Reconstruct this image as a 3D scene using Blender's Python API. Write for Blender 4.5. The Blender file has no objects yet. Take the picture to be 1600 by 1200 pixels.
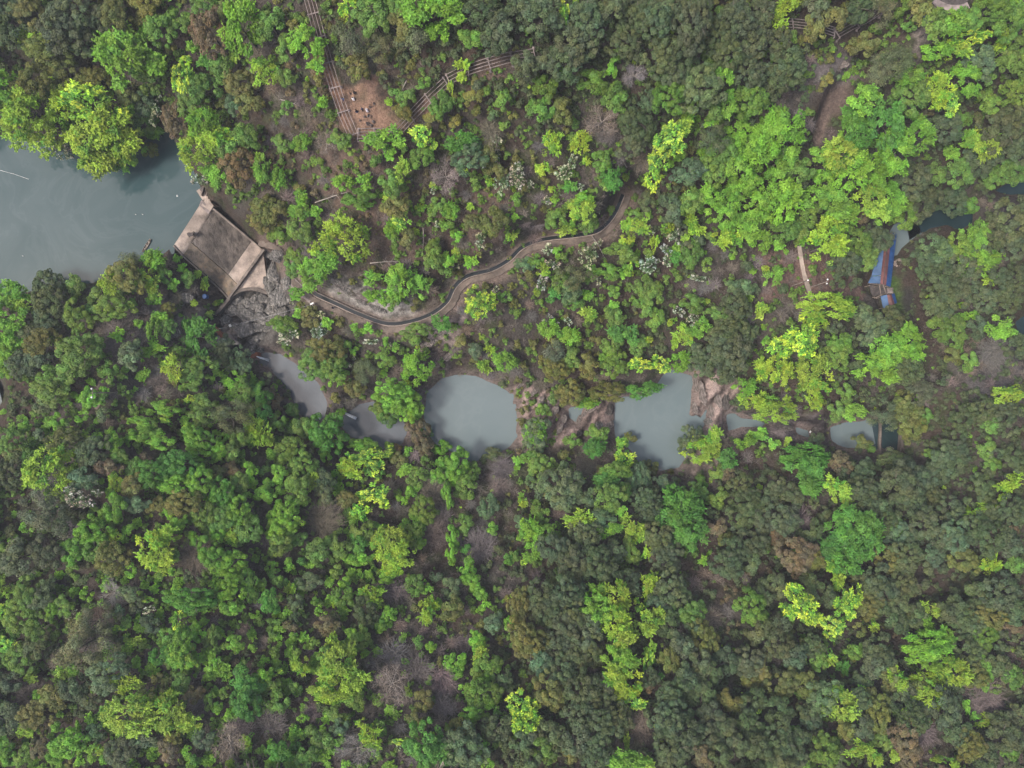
import bpy, math, random, bisect
import numpy as np
from mathutils import Vector, Matrix

R = math.radians
rng = np.random.default_rng(7)
random.seed(7)
scene = bpy.context.scene
COL = scene.collection

# ---------------------------------------------------------------- CAMERA, SKY, SUN, EXPOSURE
H = 165.0                                   # drone height over the lowest pool
FOC, SENS = 24.0, 36.0
cam_d = bpy.data.cameras.new("camera"); cam = bpy.data.objects.new("camera", cam_d); COL.objects.link(cam)
cam_d.lens = FOC; cam_d.sensor_width = SENS; cam_d.clip_start = 1.0; cam_d.clip_end = 3000.0
cam.location = (0, 0, H); cam.rotation_euler = (0, 0, 0)
scene.camera = cam

SUN_EL, SUN_AZ = R(57), R(252)              # sun behind thin cloud, from the left of the picture
world = bpy.data.worlds.new("World"); scene.world = world; world.use_nodes = True
wn = world.node_tree; wn.nodes.clear()
wo = wn.nodes.new("ShaderNodeOutputWorld"); wb = wn.nodes.new("ShaderNodeBackground")
sky = wn.nodes.new("ShaderNodeTexSky"); sky.sky_type = 'NISHITA'; sky.sun_disc = False
sky.sun_elevation = SUN_EL; sky.sun_rotation = SUN_AZ
sky.air_density = 1.0; sky.dust_density = 6.0; sky.ozone_density = 1.0
wn.links.new(sky.outputs[0], wb.inputs[0]); wb.inputs[1].default_value = 0.115
wn.links.new(wb.outputs[0], wo.inputs[0])

sun_d = bpy.data.lights.new("sun", 'SUN'); sun = bpy.data.objects.new("sun", sun_d); COL.objects.link(sun)
sun_d.energy = 1.5; sun_d.angle = R(12); sun_d.color = (1.0, 0.965, 0.91)
sd_ = Vector((math.sin(SUN_AZ) * math.cos(SUN_EL), math.cos(SUN_AZ) * math.cos(SUN_EL), math.sin(SUN_EL)))
sun.rotation_euler = (-sd_).to_track_quat('-Z', 'Y').to_euler()
sun.location = (0, 0, 200)

scene.view_settings.view_transform = 'Standard'
scene.view_settings.look = 'None'
scene.view_settings.exposure = 1.35
scene.view_settings.gamma = 1.0
scene.cycles.max_bounces = 5; scene.cycles.diffuse_bounces = 3; scene.cycles.glossy_bounces = 2
scene.cycles.transmission_bounces = 3; scene.cycles.volume_bounces = 0
scene.cycles.transparent_max_bounces = 4
scene.cycles.caustics_reflective = False; scene.cycles.caustics_refractive = False

# ---------------------------------------------------------------- HELPERS
K = SENS / FOC / 1600.0
def W(px, py, z=0.0):
    """where the sight line through a pixel of the photograph meets height z"""
    return np.array([(px - 800) * K * (H - z), (600 - py) * K * (H - z), z])

def tag(o, label=None, cat=None, group=None, kind=None):
    if label: o["label"] = label
    if cat: o["category"] = cat
    if group: o["group"] = group
    if kind: o["kind"] = kind
    return o

def empty(name, loc, rz=0.0, scale=None):
    o = bpy.data.objects.new(name, None); COL.objects.link(o)
    o.location = loc; o.rotation_euler = (0, 0, rz)
    if scale is not None: o.scale = scale
    o.empty_display_size = 0.3
    return o

def link(name, mesh, parent=None, loc=None, rot=None, scale=None):
    o = bpy.data.objects.new(name, mesh); COL.objects.link(o)
    if parent is not None: o.parent = parent
    if loc is not None: o.location = loc
    if rot is not None: o.rotation_euler = rot
    if scale is not None: o.scale = scale
    return o

def np_mesh(name, verts, faces, mats, nvert=4, tint=None, matidx=None, smooth=False):
    """mesh from numpy arrays, all faces with the same number of corners"""
    me = bpy.data.meshes.new(name)
    verts = np.asarray(verts, np.float32).reshape(-1, 3); faces = np.asarray(faces, np.int32).reshape(-1, nvert)
    me.vertices.add(len(verts)); me.vertices.foreach_set("co", verts.ravel())
    me.loops.add(faces.size); me.loops.foreach_set("vertex_index", faces.ravel())
    me.polygons.add(len(faces))
    me.polygons.foreach_set("loop_start", np.arange(0, faces.size, nvert, dtype=np.int32))
    me.polygons.foreach_set("loop_total", np.full(len(faces), nvert, np.int32))
    if matidx is not None: me.polygons.foreach_set("material_index", np.asarray(matidx, np.int32))
    me.polygons.foreach_set("use_smooth", np.full(len(faces), bool(smooth)))
    me.update(calc_edges=True)
    if tint is not None:
        t = np.ones((len(faces), 4), np.float32); t[:, :3] = tint
        a = me.attributes.new("tint", 'FLOAT_COLOR', 'FACE'); a.data.foreach_set("color", t.ravel())
    for m in (mats if isinstance(mats, (list, tuple)) else [mats]): me.materials.append(m)
    return me

class MB:
    """collects boxes, tubes and strips and links them as ONE mesh"""
    def __init__(s): s.v = []; s.f = []; s.m = []
    def add(s, vs, fs, mi=0):
        n = len(s.v); s.v += [tuple(map(float, v)) for v in vs]
        s.f += [tuple(i + n for i in f) for f in fs]; s.m += [mi] * len(fs)
    def box(s, c, size, rz=0.0, mi=0, bev=0.0):
        c = np.array(c, float); hx, hy, hz = [q / 2 for q in size]
        cs, sn = math.cos(rz), math.sin(rz); vs = []
        for z in (-hz, hz):
            for x, y in ((-hx, -hy), (hx, -hy), (hx, hy), (-hx, hy)):
                vs.append((c[0] + x * cs - y * sn, c[1] + x * sn + y * cs, c[2] + z))
        s.add(vs, [(0, 3, 2, 1), (4, 5, 6, 7), (0, 1, 5, 4), (1, 2, 6, 5), (2, 3, 7, 6), (3, 0, 4, 7)], mi)
    def beam(s, a, b, w, h, mi=0):
        a = np.array(a, float); b = np.array(b, float); d = b - a; L = np.linalg.norm(d); d = d / L
        up = np.array([0, 0, 1.0]) if abs(d[2]) < 0.95 else np.array([1.0, 0, 0])
        sx = np.cross(d, up); sx /= np.linalg.norm(sx); uz = np.cross(sx, d)
        vs = []
        for p in (a, b):
            for i, j in ((-1, -1), (1, -1), (1, 1), (-1, 1)): vs.append(p + sx * i * w / 2 + uz * j * h / 2)
        s.add(vs, [(3, 2, 1, 0), (4, 5, 6, 7), (0, 1, 5, 4), (1, 2, 6, 5), (2, 3, 7, 6), (3, 0, 4, 7)], mi)
    def tube(s, pts, rads, n=6, mi=0, cap=True):
        pts = [np.array(p, float) for p in pts]
        if not hasattr(rads, '__len__'): rads = [rads] * len(pts)
        vs = []; up0 = None
        for i, p in enumerate(pts):
            d = pts[min(i + 1, len(pts) - 1)] - pts[max(i - 1, 0)]; d = d / (np.linalg.norm(d) + 1e-9)
            up = np.array([0, 0, 1.0]) if abs(d[2]) < 0.9 else np.array([1.0, 0, 0])
            a = np.cross(d, up); a /= np.linalg.norm(a); b = np.cross(d, a)
            for k in range(n):
                t = 2 * math.pi * k / n; vs.append(p + (a * math.cos(t) + b * math.sin(t)) * rads[i])
        fs = []
        for i in range(len(pts) - 1):
            for k in range(n):
                fs.append((i * n + k, i * n + (k + 1) % n, (i + 1) * n + (k + 1) % n, (i + 1) * n + k))
        if cap:
            fs.append(tuple(range(n - 1, -1, -1))); fs.append(tuple(range((len(pts) - 1) * n, len(pts) * n)))
        s.add(vs, fs, mi)
    def prism(s, top, bottom, mi=0):
        n = len(top); s.add(list(bottom) + list(top), [tuple(range(n, 2 * n)), tuple(range(n - 1, -1, -1))] +
              [(i, (i + 1) % n, n + (i + 1) % n, n + i) for i in range(n)], mi)
    def mesh(s, name, mats, smooth=False):
        me = bpy.data.meshes.new(name); me.from_pydata(s.v, [], s.f)
        for m in (mats if isinstance(mats, (list, tuple)) else [mats]): me.materials.append(m)
        me.polygons.foreach_set("material_index", s.m)
        if smooth: me.polygons.foreach_set("use_smooth", [True] * len(s.f))
        me.update(); return me
    def build(s, name, mats, parent=None, loc=None, smooth=False, **k):
        return link(name, s.mesh(name, mats, smooth), parent, loc, **k)

# value noise ----------------------------------------------------
_P = rng.permutation(4096)
_V = rng.random(4096)
def vnoise(x, y, seed=0):
    xi = np.floor(x).astype(int); yi = np.floor(y).astype(int); fx = x - xi; fy = y - yi
    fx = fx * fx * (3 - 2 * fx); fy = fy * fy * (3 - 2 * fy)
    def h(a, b): return _V[_P[(_P[(a + seed * 57) & 4095] + b) & 4095]]
    return (h(xi, yi) * (1 - fx) + h(xi + 1, yi) * fx) * (1 - fy) + (h(xi, yi + 1) * (1 - fx) + h(xi + 1, yi + 1) * fx) * fy
def fbm(x, y, oct=4, seed=0):
    s = 0; a = 0.5; t = 0
    for o in range(oct): s = s + a * vnoise(x, y, seed + o); t += a; x = x * 2.03 + 11.3; y = y * 2.03 + 5.7; a *= 0.5
    return s / t
def sstep(a, b, x):
    t = np.clip((x - a) / (b - a), 0, 1); return t * t * (3 - 2 * t)
def poly_sd(x, y, poly):
    """signed distance to a polygon, negative inside"""
    d = np.full(x.shape, 1e9); ins = np.zeros(x.shape, bool); n = len(poly)
    for i in range(n):
        ax, ay = poly[i][:2]; bx, by = poly[(i + 1) % n][:2]
        ex, ey = bx - ax, by - ay; wx, wy = x - ax, y - ay
        t = np.clip((wx * ex + wy * ey) / (ex * ex + ey * ey + 1e-12), 0, 1)
        d = np.minimum(d, (wx - ex * t) ** 2 + (wy - ey * t) ** 2)
        c = ((ay <= y) & (by > y)) | ((by <= y) & (ay > y))
        if abs(by - ay) > 1e-12: ins ^= c & (x < ax + (y - ay) / (by - ay) * ex)
    return np.sqrt(d) * np.where(ins, -1, 1)
def pt_sd(x, y, poly):
    """signed distance of one point, plain floats"""
    d = 1e18; ins = False; ax, ay = poly[-1][0], poly[-1][1]
    for q in poly:
        bx, by = q[0], q[1]; ex = bx - ax; ey = by - ay; t = ((x - ax) * ex + (y - ay) * ey) / (ex * ex + ey * ey + 1e-12)
        t = 0.0 if t < 0 else (1.0 if t > 1 else t); dx = x - ax - ex * t; dy = y - ay - ey * t; d = min(d, dx * dx + dy * dy)
        if (ay > y) != (by > y) and x < ax + (y - ay) / (by - ay) * ex: ins = not ins
        ax, ay = bx, by
    return -math.sqrt(d) if ins else math.sqrt(d)
def line_d(x, y, pts):
    """distance to a polyline and the height interpolated along it"""
    d = np.full(x.shape, 1e9); z = np.zeros(x.shape)
    for a, b in zip(pts[:-1], pts[1:]):
        ex, ey = b[0] - a[0], b[1] - a[1]
        t = np.clip(((x - a[0]) * ex + (y - a[1]) * ey) / (ex * ex + ey * ey + 1e-12), 0, 1)
        dd = np.hypot(x - a[0] - ex * t, y - a[1] - ey * t); m = dd < d
        d = np.where(m, dd, d); z = np.where(m, a[2] + (b[2] - a[2]) * t, z)
    return d, z
def smooth_line(pts, n=4):
    """Catmull-Rom through points"""
    P = [np.array(p, float) for p in pts]; P = [2 * P[0] - P[1]] + P + [2 * P[-1] - P[-2]]; out = []
    for i in range(1, len(P) - 2):
        for k in range(n):
            t = k / n
            out.append(0.5 * (2 * P[i] + (P[i + 1] - P[i - 1]) * t + (2 * P[i - 1] - 5 * P[i] + 4 * P[i + 1] - P[i + 2]) * t * t
                              + (3 * P[i] - P[i - 1] - 3 * P[i + 1] + P[i + 2]) * t ** 3))
    out.append(P[-2]); return out

# ---------------------------------------------------------------- MATERIALS
def new_mat(name):
    m = bpy.data.materials.new(name); m.use_nodes = True; nt = m.node_tree; nt.nodes.clear()
    out = nt.nodes.new("ShaderNodeOutputMaterial"); return m, nt, out
def bsdf(nt, out, rough=0.8, spec=0.3, color=None):
    b = nt.nodes.new("ShaderNodeBsdfPrincipled"); b.inputs["Roughness"].default_value = rough
    b.inputs["Specular IOR Level"].default_value = spec
    if color is not None: b.inputs["Base Color"].default_value = (*color, 1)
    nt.links.new(b.outputs[0], out.inputs[0]); return b
def noise(nt, scale, detail=4, rough=0.6, coord=None):
    n = nt.nodes.new("ShaderNodeTexNoise"); n.inputs["Scale"].default_value = scale
    n.inputs["Detail"].default_value = detail; n.inputs["Roughness"].default_value = rough
    if coord: nt.links.new(coord, n.inputs["Vector"])
    return n
def ramp(nt, fac, stops):
    r = nt.nodes.new("ShaderNodeValToRGB"); e = r.color_ramp.elements
    while len(e) < len(stops): e.new(0.5)
    for i, (p, c) in enumerate(stops): e[i].position = p; e[i].color = (*c, 1)
    nt.links.new(fac, r.inputs[0]); return r
def mixc(nt, mode, a, b, fac=1.0):
    m = nt.nodes.new("ShaderNodeMix"); m.data_type = 'RGBA'; m.blend_type = mode; m.inputs[0].default_value = fac
    for i, v in ((6, a), (7, b)):
        if isinstance(v, tuple): m.inputs[i].default_value = (*v, 1)
        else: nt.links.new(v, m.inputs[i])
    return m
def worn(name, c1, c2, scale=1.5, rough=0.85, spec=0.25, bump=0.3, c3=None, metal=0.0):
    m, nt, out = new_mat(name); b = bsdf(nt, out, rough, spec)
    tc = nt.nodes.new("ShaderNodeTexCoord"); n = noise(nt, scale, 7, 0.7, tc.outputs["Object"])
    stops = [(0.3, c1), (0.7, c2)] if c3 is None else [(0.28, c1), (0.5, c2), (0.72, c3)]
    r = ramp(nt, n.outputs[0], stops); nl = noise(nt, scale * 0.27, 3, 0.6, tc.outputs["Object"])
    rl = ramp(nt, nl.outputs[0], [(0.38, (0.62, 0.62, 0.61)), (0.62, (1.16, 1.15, 1.14))]); mm = mixc(nt, 'MULTIPLY', r.outputs[0], rl.outputs[0])
    nt.links.new(mm.outputs[2], b.inputs["Base Color"])
    b.inputs["Metallic"].default_value = metal
    n2 = noise(nt, scale * 5, 5, 0.7, tc.outputs["Object"])
    bp = nt.nodes.new("ShaderNodeBump"); bp.inputs["Strength"].default_value = bump; bp.inputs["Distance"].default_value = 0.2
    nt.links.new(n2.outputs[0], bp.inputs["Height"]); nt.links.new(bp.outputs[0], b.inputs["Normal"])
    return m

def foliage_mat(name, transl=0.3, rough=0.55):
    m, nt, out = new_mat(name)
    oi = nt.nodes.new("ShaderNodeObjectInfo"); at = nt.nodes.new("ShaderNodeAttribute"); at.attribute_name = "tint"
    mx = mixc(nt, 'MULTIPLY', oi.outputs["Color"], at.outputs["Color"])
    b = nt.nodes.new("ShaderNodeBsdfPrincipled"); b.inputs["Roughness"].default_value = rough
    b.inputs["Specular IOR Level"].default_value = 0.2
    tr = nt.nodes.new("ShaderNodeBsdfTranslucent"); ms = nt.nodes.new("ShaderNodeMixShader"); ms.inputs[0].default_value = transl
    nt.links.new(mx.outputs[2], b.inputs["Base Color"]); nt.links.new(mx.outputs[2], tr.inputs[0])
    nt.links.new(b.outputs[0], ms.inputs[1]); nt.links.new(tr.outputs[0], ms.inputs[2]); nt.links.new(ms.outputs[0], out.inputs[0])
    return m
M_LEAF = foliage_mat("leaves")
M_TWIG = foliage_mat("twigs", 0.0, 0.9)
M_BARK = worn("bark", (0.06, 0.05, 0.045), (0.15, 0.13, 0.11), 3.0)
M_PALEBARK = worn("pale_bark", (0.16, 0.14, 0.12), (0.34, 0.30, 0.27), 3.0)
M_CONC = worn("concrete", (0.10, 0.080, 0.066), (0.255, 0.207, 0.175), 0.42, c3=(0.36, 0.292, 0.24), bump=.8)
M_CONC_D = worn("weathered_concrete", (0.05, 0.041, 0.034), (0.125, 0.103, 0.086), 0.6, c3=(0.20, 0.165, 0.137), bump=0.6)
M_LEDGE = worn("stained_ledge", (0.06, 0.048, 0.033), (0.14, 0.112, 0.085), 0.7, c3=(0.26, 0.175, 0.10), bump=.6)
M_BEAM = worn("beam_concrete", (0.14, 0.115, 0.108), (0.27, 0.222, 0.21), 1.0)
M_WALLC = worn("wall_concrete", (0.07, 0.058, 0.05), (0.16, 0.132, 0.114), 1.2)
M_PATH = worn("path_dirt", (0.075, 0.058, 0.047), (0.165, 0.130, 0.107), 0.9, bump=0.8)
M_ROCK = worn("grey_rock", (0.035, 0.033, 0.03), (0.125, 0.117, 0.107), 2.6, c3=(0.33, 0.305, 0.28), bump=1.0)
M_ROCKB = worn("banded_rock", (0.06, 0.05, 0.044), (0.175, 0.148, 0.133), 2.4, c3=(0.34, 0.295, 0.27), bump=1.0)
M_DARKROCK = worn("dark_rock", (0.025, 0.022, 0.02), (0.075, 0.066, 0.06), 2.6, c3=(0.16, 0.14, 0.132), bump=1.0)  # darker tone for the outcrops labelled dark
M_RUST = worn("red_rock", (0.13, 0.045, 0.025), (0.25, 0.09, 0.05), 1.0)
M_RED = worn("red_roofing", (0.13, 0.055, 0.055), (0.20, 0.09, 0.085), 1.5, 0.6)
M_BLUE = worn("blue_roofing", (0.014, 0.048, 0.14), (0.022, 0.066, 0.18), 1.0, 0.5)
M_PBLUE = worn("pale_blue_roofing", (0.035, 0.085, 0.18), (0.06, 0.12, 0.23), 0.7, 0.5)
M_WHITE = worn("white_paint", (0.5, 0.5, 0.48), (0.75, 0.75, 0.73), 2.0)
M_DARK = worn("dark_metal", (0.035, 0.03, 0.03), (0.09, 0.075, 0.07), 4.0)
M_WOOD = worn("grey_wood", (0.12, 0.095, 0.075), (0.30, 0.25, 0.20), 2.0)
M_FOAM = worn("foam", (0.45, 0.48, 0.5), (0.85, 0.87, 0.88), 2.5, 0.5)
M_WIRE = worn("steel_wire", (0.35, 0.36, 0.37), (0.5, 0.5, 0.5), 2.0)

def water_mat(name, c1, c2, scale=0.035, ripple=0.12, rough=0.03, swirl=0.007):
    m, nt, out = new_mat(name); b = bsdf(nt, out, rough, 0.5)
    b.inputs["IOR"].default_value = 1.33
    tc = nt.nodes.new("ShaderNodeTexCoord")
    n0 = noise(nt, scale, 2, 0.5, tc.outputs["Object"])
    vm = nt.nodes.new("ShaderNodeVectorMath"); vm.operation = 'MULTIPLY_ADD'
    nt.links.new(n0.outputs["Color"], vm.inputs[0]); vm.inputs[1].default_value = (55, 55, 0)
    nt.links.new(tc.outputs["Object"], vm.inputs[2])
    n = noise(nt, scale * 1.6, 5, 0.55, vm.outputs[0])
    r = ramp(nt, n.outputs[0], [(0.36, c1), (0.64, c2)])
    n3 = noise(nt, scale * 2.6, 6, 0.6, vm.outputs[0]); r3 = ramp(nt, n3.outputs[0], [(0.47, (0, 0, 0)), (0.50, (swirl, swirl, swirl)), (0.53, (0, 0, 0))])
    ad = mixc(nt, 'ADD', r.outputs[0], r3.outputs[0]); nt.links.new(ad.outputs[2], b.inputs["Base Color"])
    n2 = noise(nt, 2.2, 3, 0.6, tc.outputs["Object"]); bp = nt.nodes.new("ShaderNodeBump")
    bp.inputs["Strength"].default_value = ripple; bp.inputs["Distance"].default_value = 0.05 if ripple < .5 else .22
    nt.links.new(n2.outputs[0], bp.inputs["Height"]); nt.links.new(bp.outputs[0], b.inputs["Normal"])
    return m
M_LAKE = water_mat("lake_water", (0.022, 0.044, 0.047), (0.040, 0.062, 0.065))
M_POOL = water_mat("pool_water", (0.085, 0.110, 0.112), (0.098, 0.122, 0.125), 0.02)
M_DARKPOOL = water_mat("gorge_water", (0.046, 0.056, 0.066), (0.078, 0.089, 0.101), 0.06, 0.35, 0.05)
M_DARKWATER = water_mat("dark_and_tree_reflected_water", (0.008, 0.019, 0.021), (0.014, 0.027, 0.029))  # dark green water; on the river its darkness is a painted tree reflection
M_CANAL = water_mat("canal_water", (0.008, 0.010, 0.011), (0.014, 0.017, 0.018), swirl=0.0)

# ---------------------------------------------------------------- WATER BODIES (photo outline, level)
WATER = [
 ("lake_water", 14.0, M_LAKE, [(-420,120),(-60,200),(0,212),(60,222),(120,240),(200,250),(235,212),(262,205),(285,225),(300,262),(319,310),(272,384),(255,396),(225,402),(190,414),(150,440),(100,452),(40,456),(5,475),(-20,520),(-12,560),(5,592),(9,612),(-4,640),(-40,690),(-420,720)]),
 ("stream_water", 4.6, M_DARKPOOL, [(410,550),(440,554),(470,576),(496,598),(512,630),(508,652),(482,660),(464,640),(452,612),(430,584),(405,566)]),
 ("stream_water", 3.8, M_DARKPOOL, [(530,660),(545,645),(560,632),(585,628),(605,642),(628,655),(636,675),(628,694),(600,702),(575,694),(548,682)]),
 ("pool_water", 3.0, M_POOL, [(664,640),(668,612),(690,592),(715,585),(745,588),(780,604),(802,618),(806,650),(808,682),(790,702),(765,716),(735,721),(712,708),(680,692),(661,668)]),
 ("pool_water", 2.2, M_POOL, [(888,637),(912,634),(908,648),(900,660),(889,652)]),
 ("pool_water", 1.6, M_POOL, [(960,625),(975,620),(1010,618),(1028,598),(1044,576),(1062,582),(1080,588),(1081,603),(1079,618),(1076,648),(1084,652),(1096,638),(1104,640),(1102,662),(1085,682),(1080,702),(1060,730),(1030,735),(1000,724),(985,702),(962,682),(959,650)]),
 ("stream_water", 0.9, M_POOL, [(1136,647),(1148,646),(1160,654),(1196,660),(1190,668),(1160,666),(1150,670),(1137,673)]),
 ("stream_water", 0.7, M_POOL, [(1243,668),(1262,674),(1263,682),(1246,678)]),
 ("pool_water", 0.5, M_POOL, [(1297,668),(1320,660),(1352,658),(1358,690),(1340,700),(1318,698),(1300,688)]),
 ("pool_water", 0.3, M_DARKWATER, [(1354,657),(1371,656),(1372,704),(1354,700)]),
 ("stream_water", -0.6, M_DARKWATER, [(1376,656),(1396,653),(1405,666),(1406,702),(1395,708),(1378,700)]),
 ("river_water", -1.5, M_DARKWATER, [(1424,340),(1450,330),(1490,325),(1520,330),(1519,348),(1500,358),(1480,351),(1450,358),(1430,370)]),  # dark stretch: reflection of trees put into the water colour
 ("river_water", -1.4, M_DARKWATER, [(1552,298),(1578,287),(1610,281),(1700,270),(1700,305),(1610,302),(1575,304)]),
 ("river_water", -1.5, M_POOL, [(1391,362),(1396,352),(1425,340),(1431,370),(1418,380),(1408,388),(1402,398),(1396,400)]),  # pale end: reflection of the sky put into the water colour
 ("river_water", -1.8, M_DARKWATER, [(1587,503),(1603,492),(1690,480),(1690,535),(1603,527),(1591,520)]),
]
WB = [(n, L, m, [tuple(map(float, W(px, py, L))) for px, py in P]) for n, L, m, P in WATER]

# ---------------------------------------------------------------- TERRAIN
CTRL = """-150 -100 30,0 -80 32,150 -80 34,330 -80 30,500 -80 38,700 -80 46,900 -80 44,1100 -80 42,1300 -80 38,1480 -80 32,1650 -80 24,1750 50 16,
0 0 30,100 40 28,60 130 20,160 130 19,230 120 18,200 190 15.5,90 190 16,300 40 27,330 130 22,320 210 18,400 60 30,400 200 24,360 260 18.5,400 330 16,440 380 15,
470 60 35,500 120 34,545 60 38,560 160 35,610 190 34,640 120 38,700 60 42,800 40 42,900 60 40,1000 40 39,1100 60 37,1200 40 35,1300 60 31,1400 40 28,1480 20 26,1560 40 20,1600 100 15,
480 260 26,560 260 29,650 250 29,480 330 21,560 340 24,650 330 25,740 330 23,520 400 18,600 420 19,680 420 17,730 380 17.5,560 460 16,640 470 15.5,800 350 18,800 260 27,880 290 22,900 200 32,1000 180 32,950 270 24,1020 260 23,1100 180 30,1200 150 26,1250 110 24,1330 110 22,1290 180 18,1400 110 22,1450 150 20,1540 160 13,1600 200 6,
1060 330 16,1130 300 18,1200 260 19,1280 260 17,1360 280 12,1430 260 8,1500 250 4,1160 400 12,1240 400 10,1330 420 4,1330 360 6,1380 420 0.5,1400 470 0.3,1420 420 0,
600 540 10,680 540 8,560 600 7,640 600 6,760 520 10,820 560 6,760 460 13,860 440 13,960 400 14,940 480 10,1000 540 7,880 540 7,900 620 4,850 640 3.5,930 660 3,1060 480 9,1150 500 9,1100 560 5,1180 580 6,1230 540 10,1300 560 9,1380 560 5,1300 620 3,1420 640 3,1120 640 2,1110 690 3,1200 690 2.5,
1440 360 0,1450 430 2.5,1500 420 6,1550 420 3,1520 500 4,1600 420 0,1460 520 3,1520 580 8,1600 600 10,1480 640 6,1550 660 12,1640 680 16,
440 490 7,380 470 5.5,400 520 5,350 500 7.5,360 545 5,400 580 6,450 660 7,500 690 7,560 720 7,640 720 7,
230 450 19,290 430 15,290 500 20,300 560 13,230 520 24,180 480 18,120 470 15.5,60 500 15.5,140 560 24,200 600 24,280 600 19,50 560 17,40 640 17,330 620 14,360 680 17,
100 700 22,220 720 26,320 780 28,400 740 18,400 850 24,150 850 28,50 850 27,270 920 32,480 780 12,560 800 13,650 790 13,500 900 22,600 900 21,700 820 14,760 780 9,850 760 8,820 850 15,920 820 12,900 900 20,1000 780 9,1050 820 12,1100 750 7,1050 920 20,1150 880 15,1200 780 10,1300 750 8,1250 880 15,1350 850 12,1400 750 8,1420 880 13,1500 760 13,1500 850 15,1600 800 20,
50 1000 30,180 1030 34,330 1050 35,450 1020 29,560 1050 30,680 1000 27,780 1000 24,880 1000 28,980 1020 28,1080 1050 25,1180 1000 22,1280 1000 22,1380 1000 19,1480 980 17,1600 980 21,
-100 500 16,-150 900 32,0 1150 33,150 1200 40,350 1200 42,550 1200 40,700 1200 36,900 1200 38,1080 1200 34,1250 1200 30,1400 1150 24,1550 1150 24,1750 1100 28,1750 700 24,1750 400 2,-100 1300 38,300 1350 48,700 1350 46,1100 1350 44,1500 1350 34"""
cp = np.array([[float(v) for v in t.split()] for t in CTRL.replace("\n", "").split(",") if t.strip()])
cw = np.array([W(a, b, c) for a, b, c in cp])

PATH_PX = [(404,378),(428,384),(443,396),(452,420),(460,440),(486,463),(500,471),(520,480),(560,498),(606,513),(650,507),(683,493),(705,474),(716,452),(735,437),(770,428),(800,411),(820,392),(850,381),(900,375),(935,368),(957,350),(970,330),(980,306)]
PATH_Z = 13.8
path_w = smooth_line([W(a, b, PATH_Z) for a, b in PATH_PX], 4)
TRAILS = [  # narrower paths: px, py, z
 [(1249,384,10.4),(1252,405,9.8),(1257,430,9.2),(1263,450,8.8),(1270,470,8.6)],
 [(1480,15,26.5),(1445,40,26),(1425,60,25.2),(1390,85,24),(1340,112,22.2),(1305,150,20),(1290,185,18.5),(1277,225,17.5)],
 [(1476,362,1.2),(1450,378,0.8),(1432,400,1.0),(1429,440,1.4),(1436,480,1.8),(1440,520,2.2),(1452,580,3.0)],
 [(150,640,23),(158,625,23.4),(170,605,24)],
]
trail_w = [smooth_line([W(*p) for p in t], 4) for t in TRAILS]

# dam frame: crest ends and toe ends (pixel, height)
DAM = dict(a=(317,312,14.7), b=(272,382,14.7), c=(357,464,7.4), d=(409,392,7.4))
dam_top = [W(*DAM[k]) for k in "abcd"]

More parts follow.
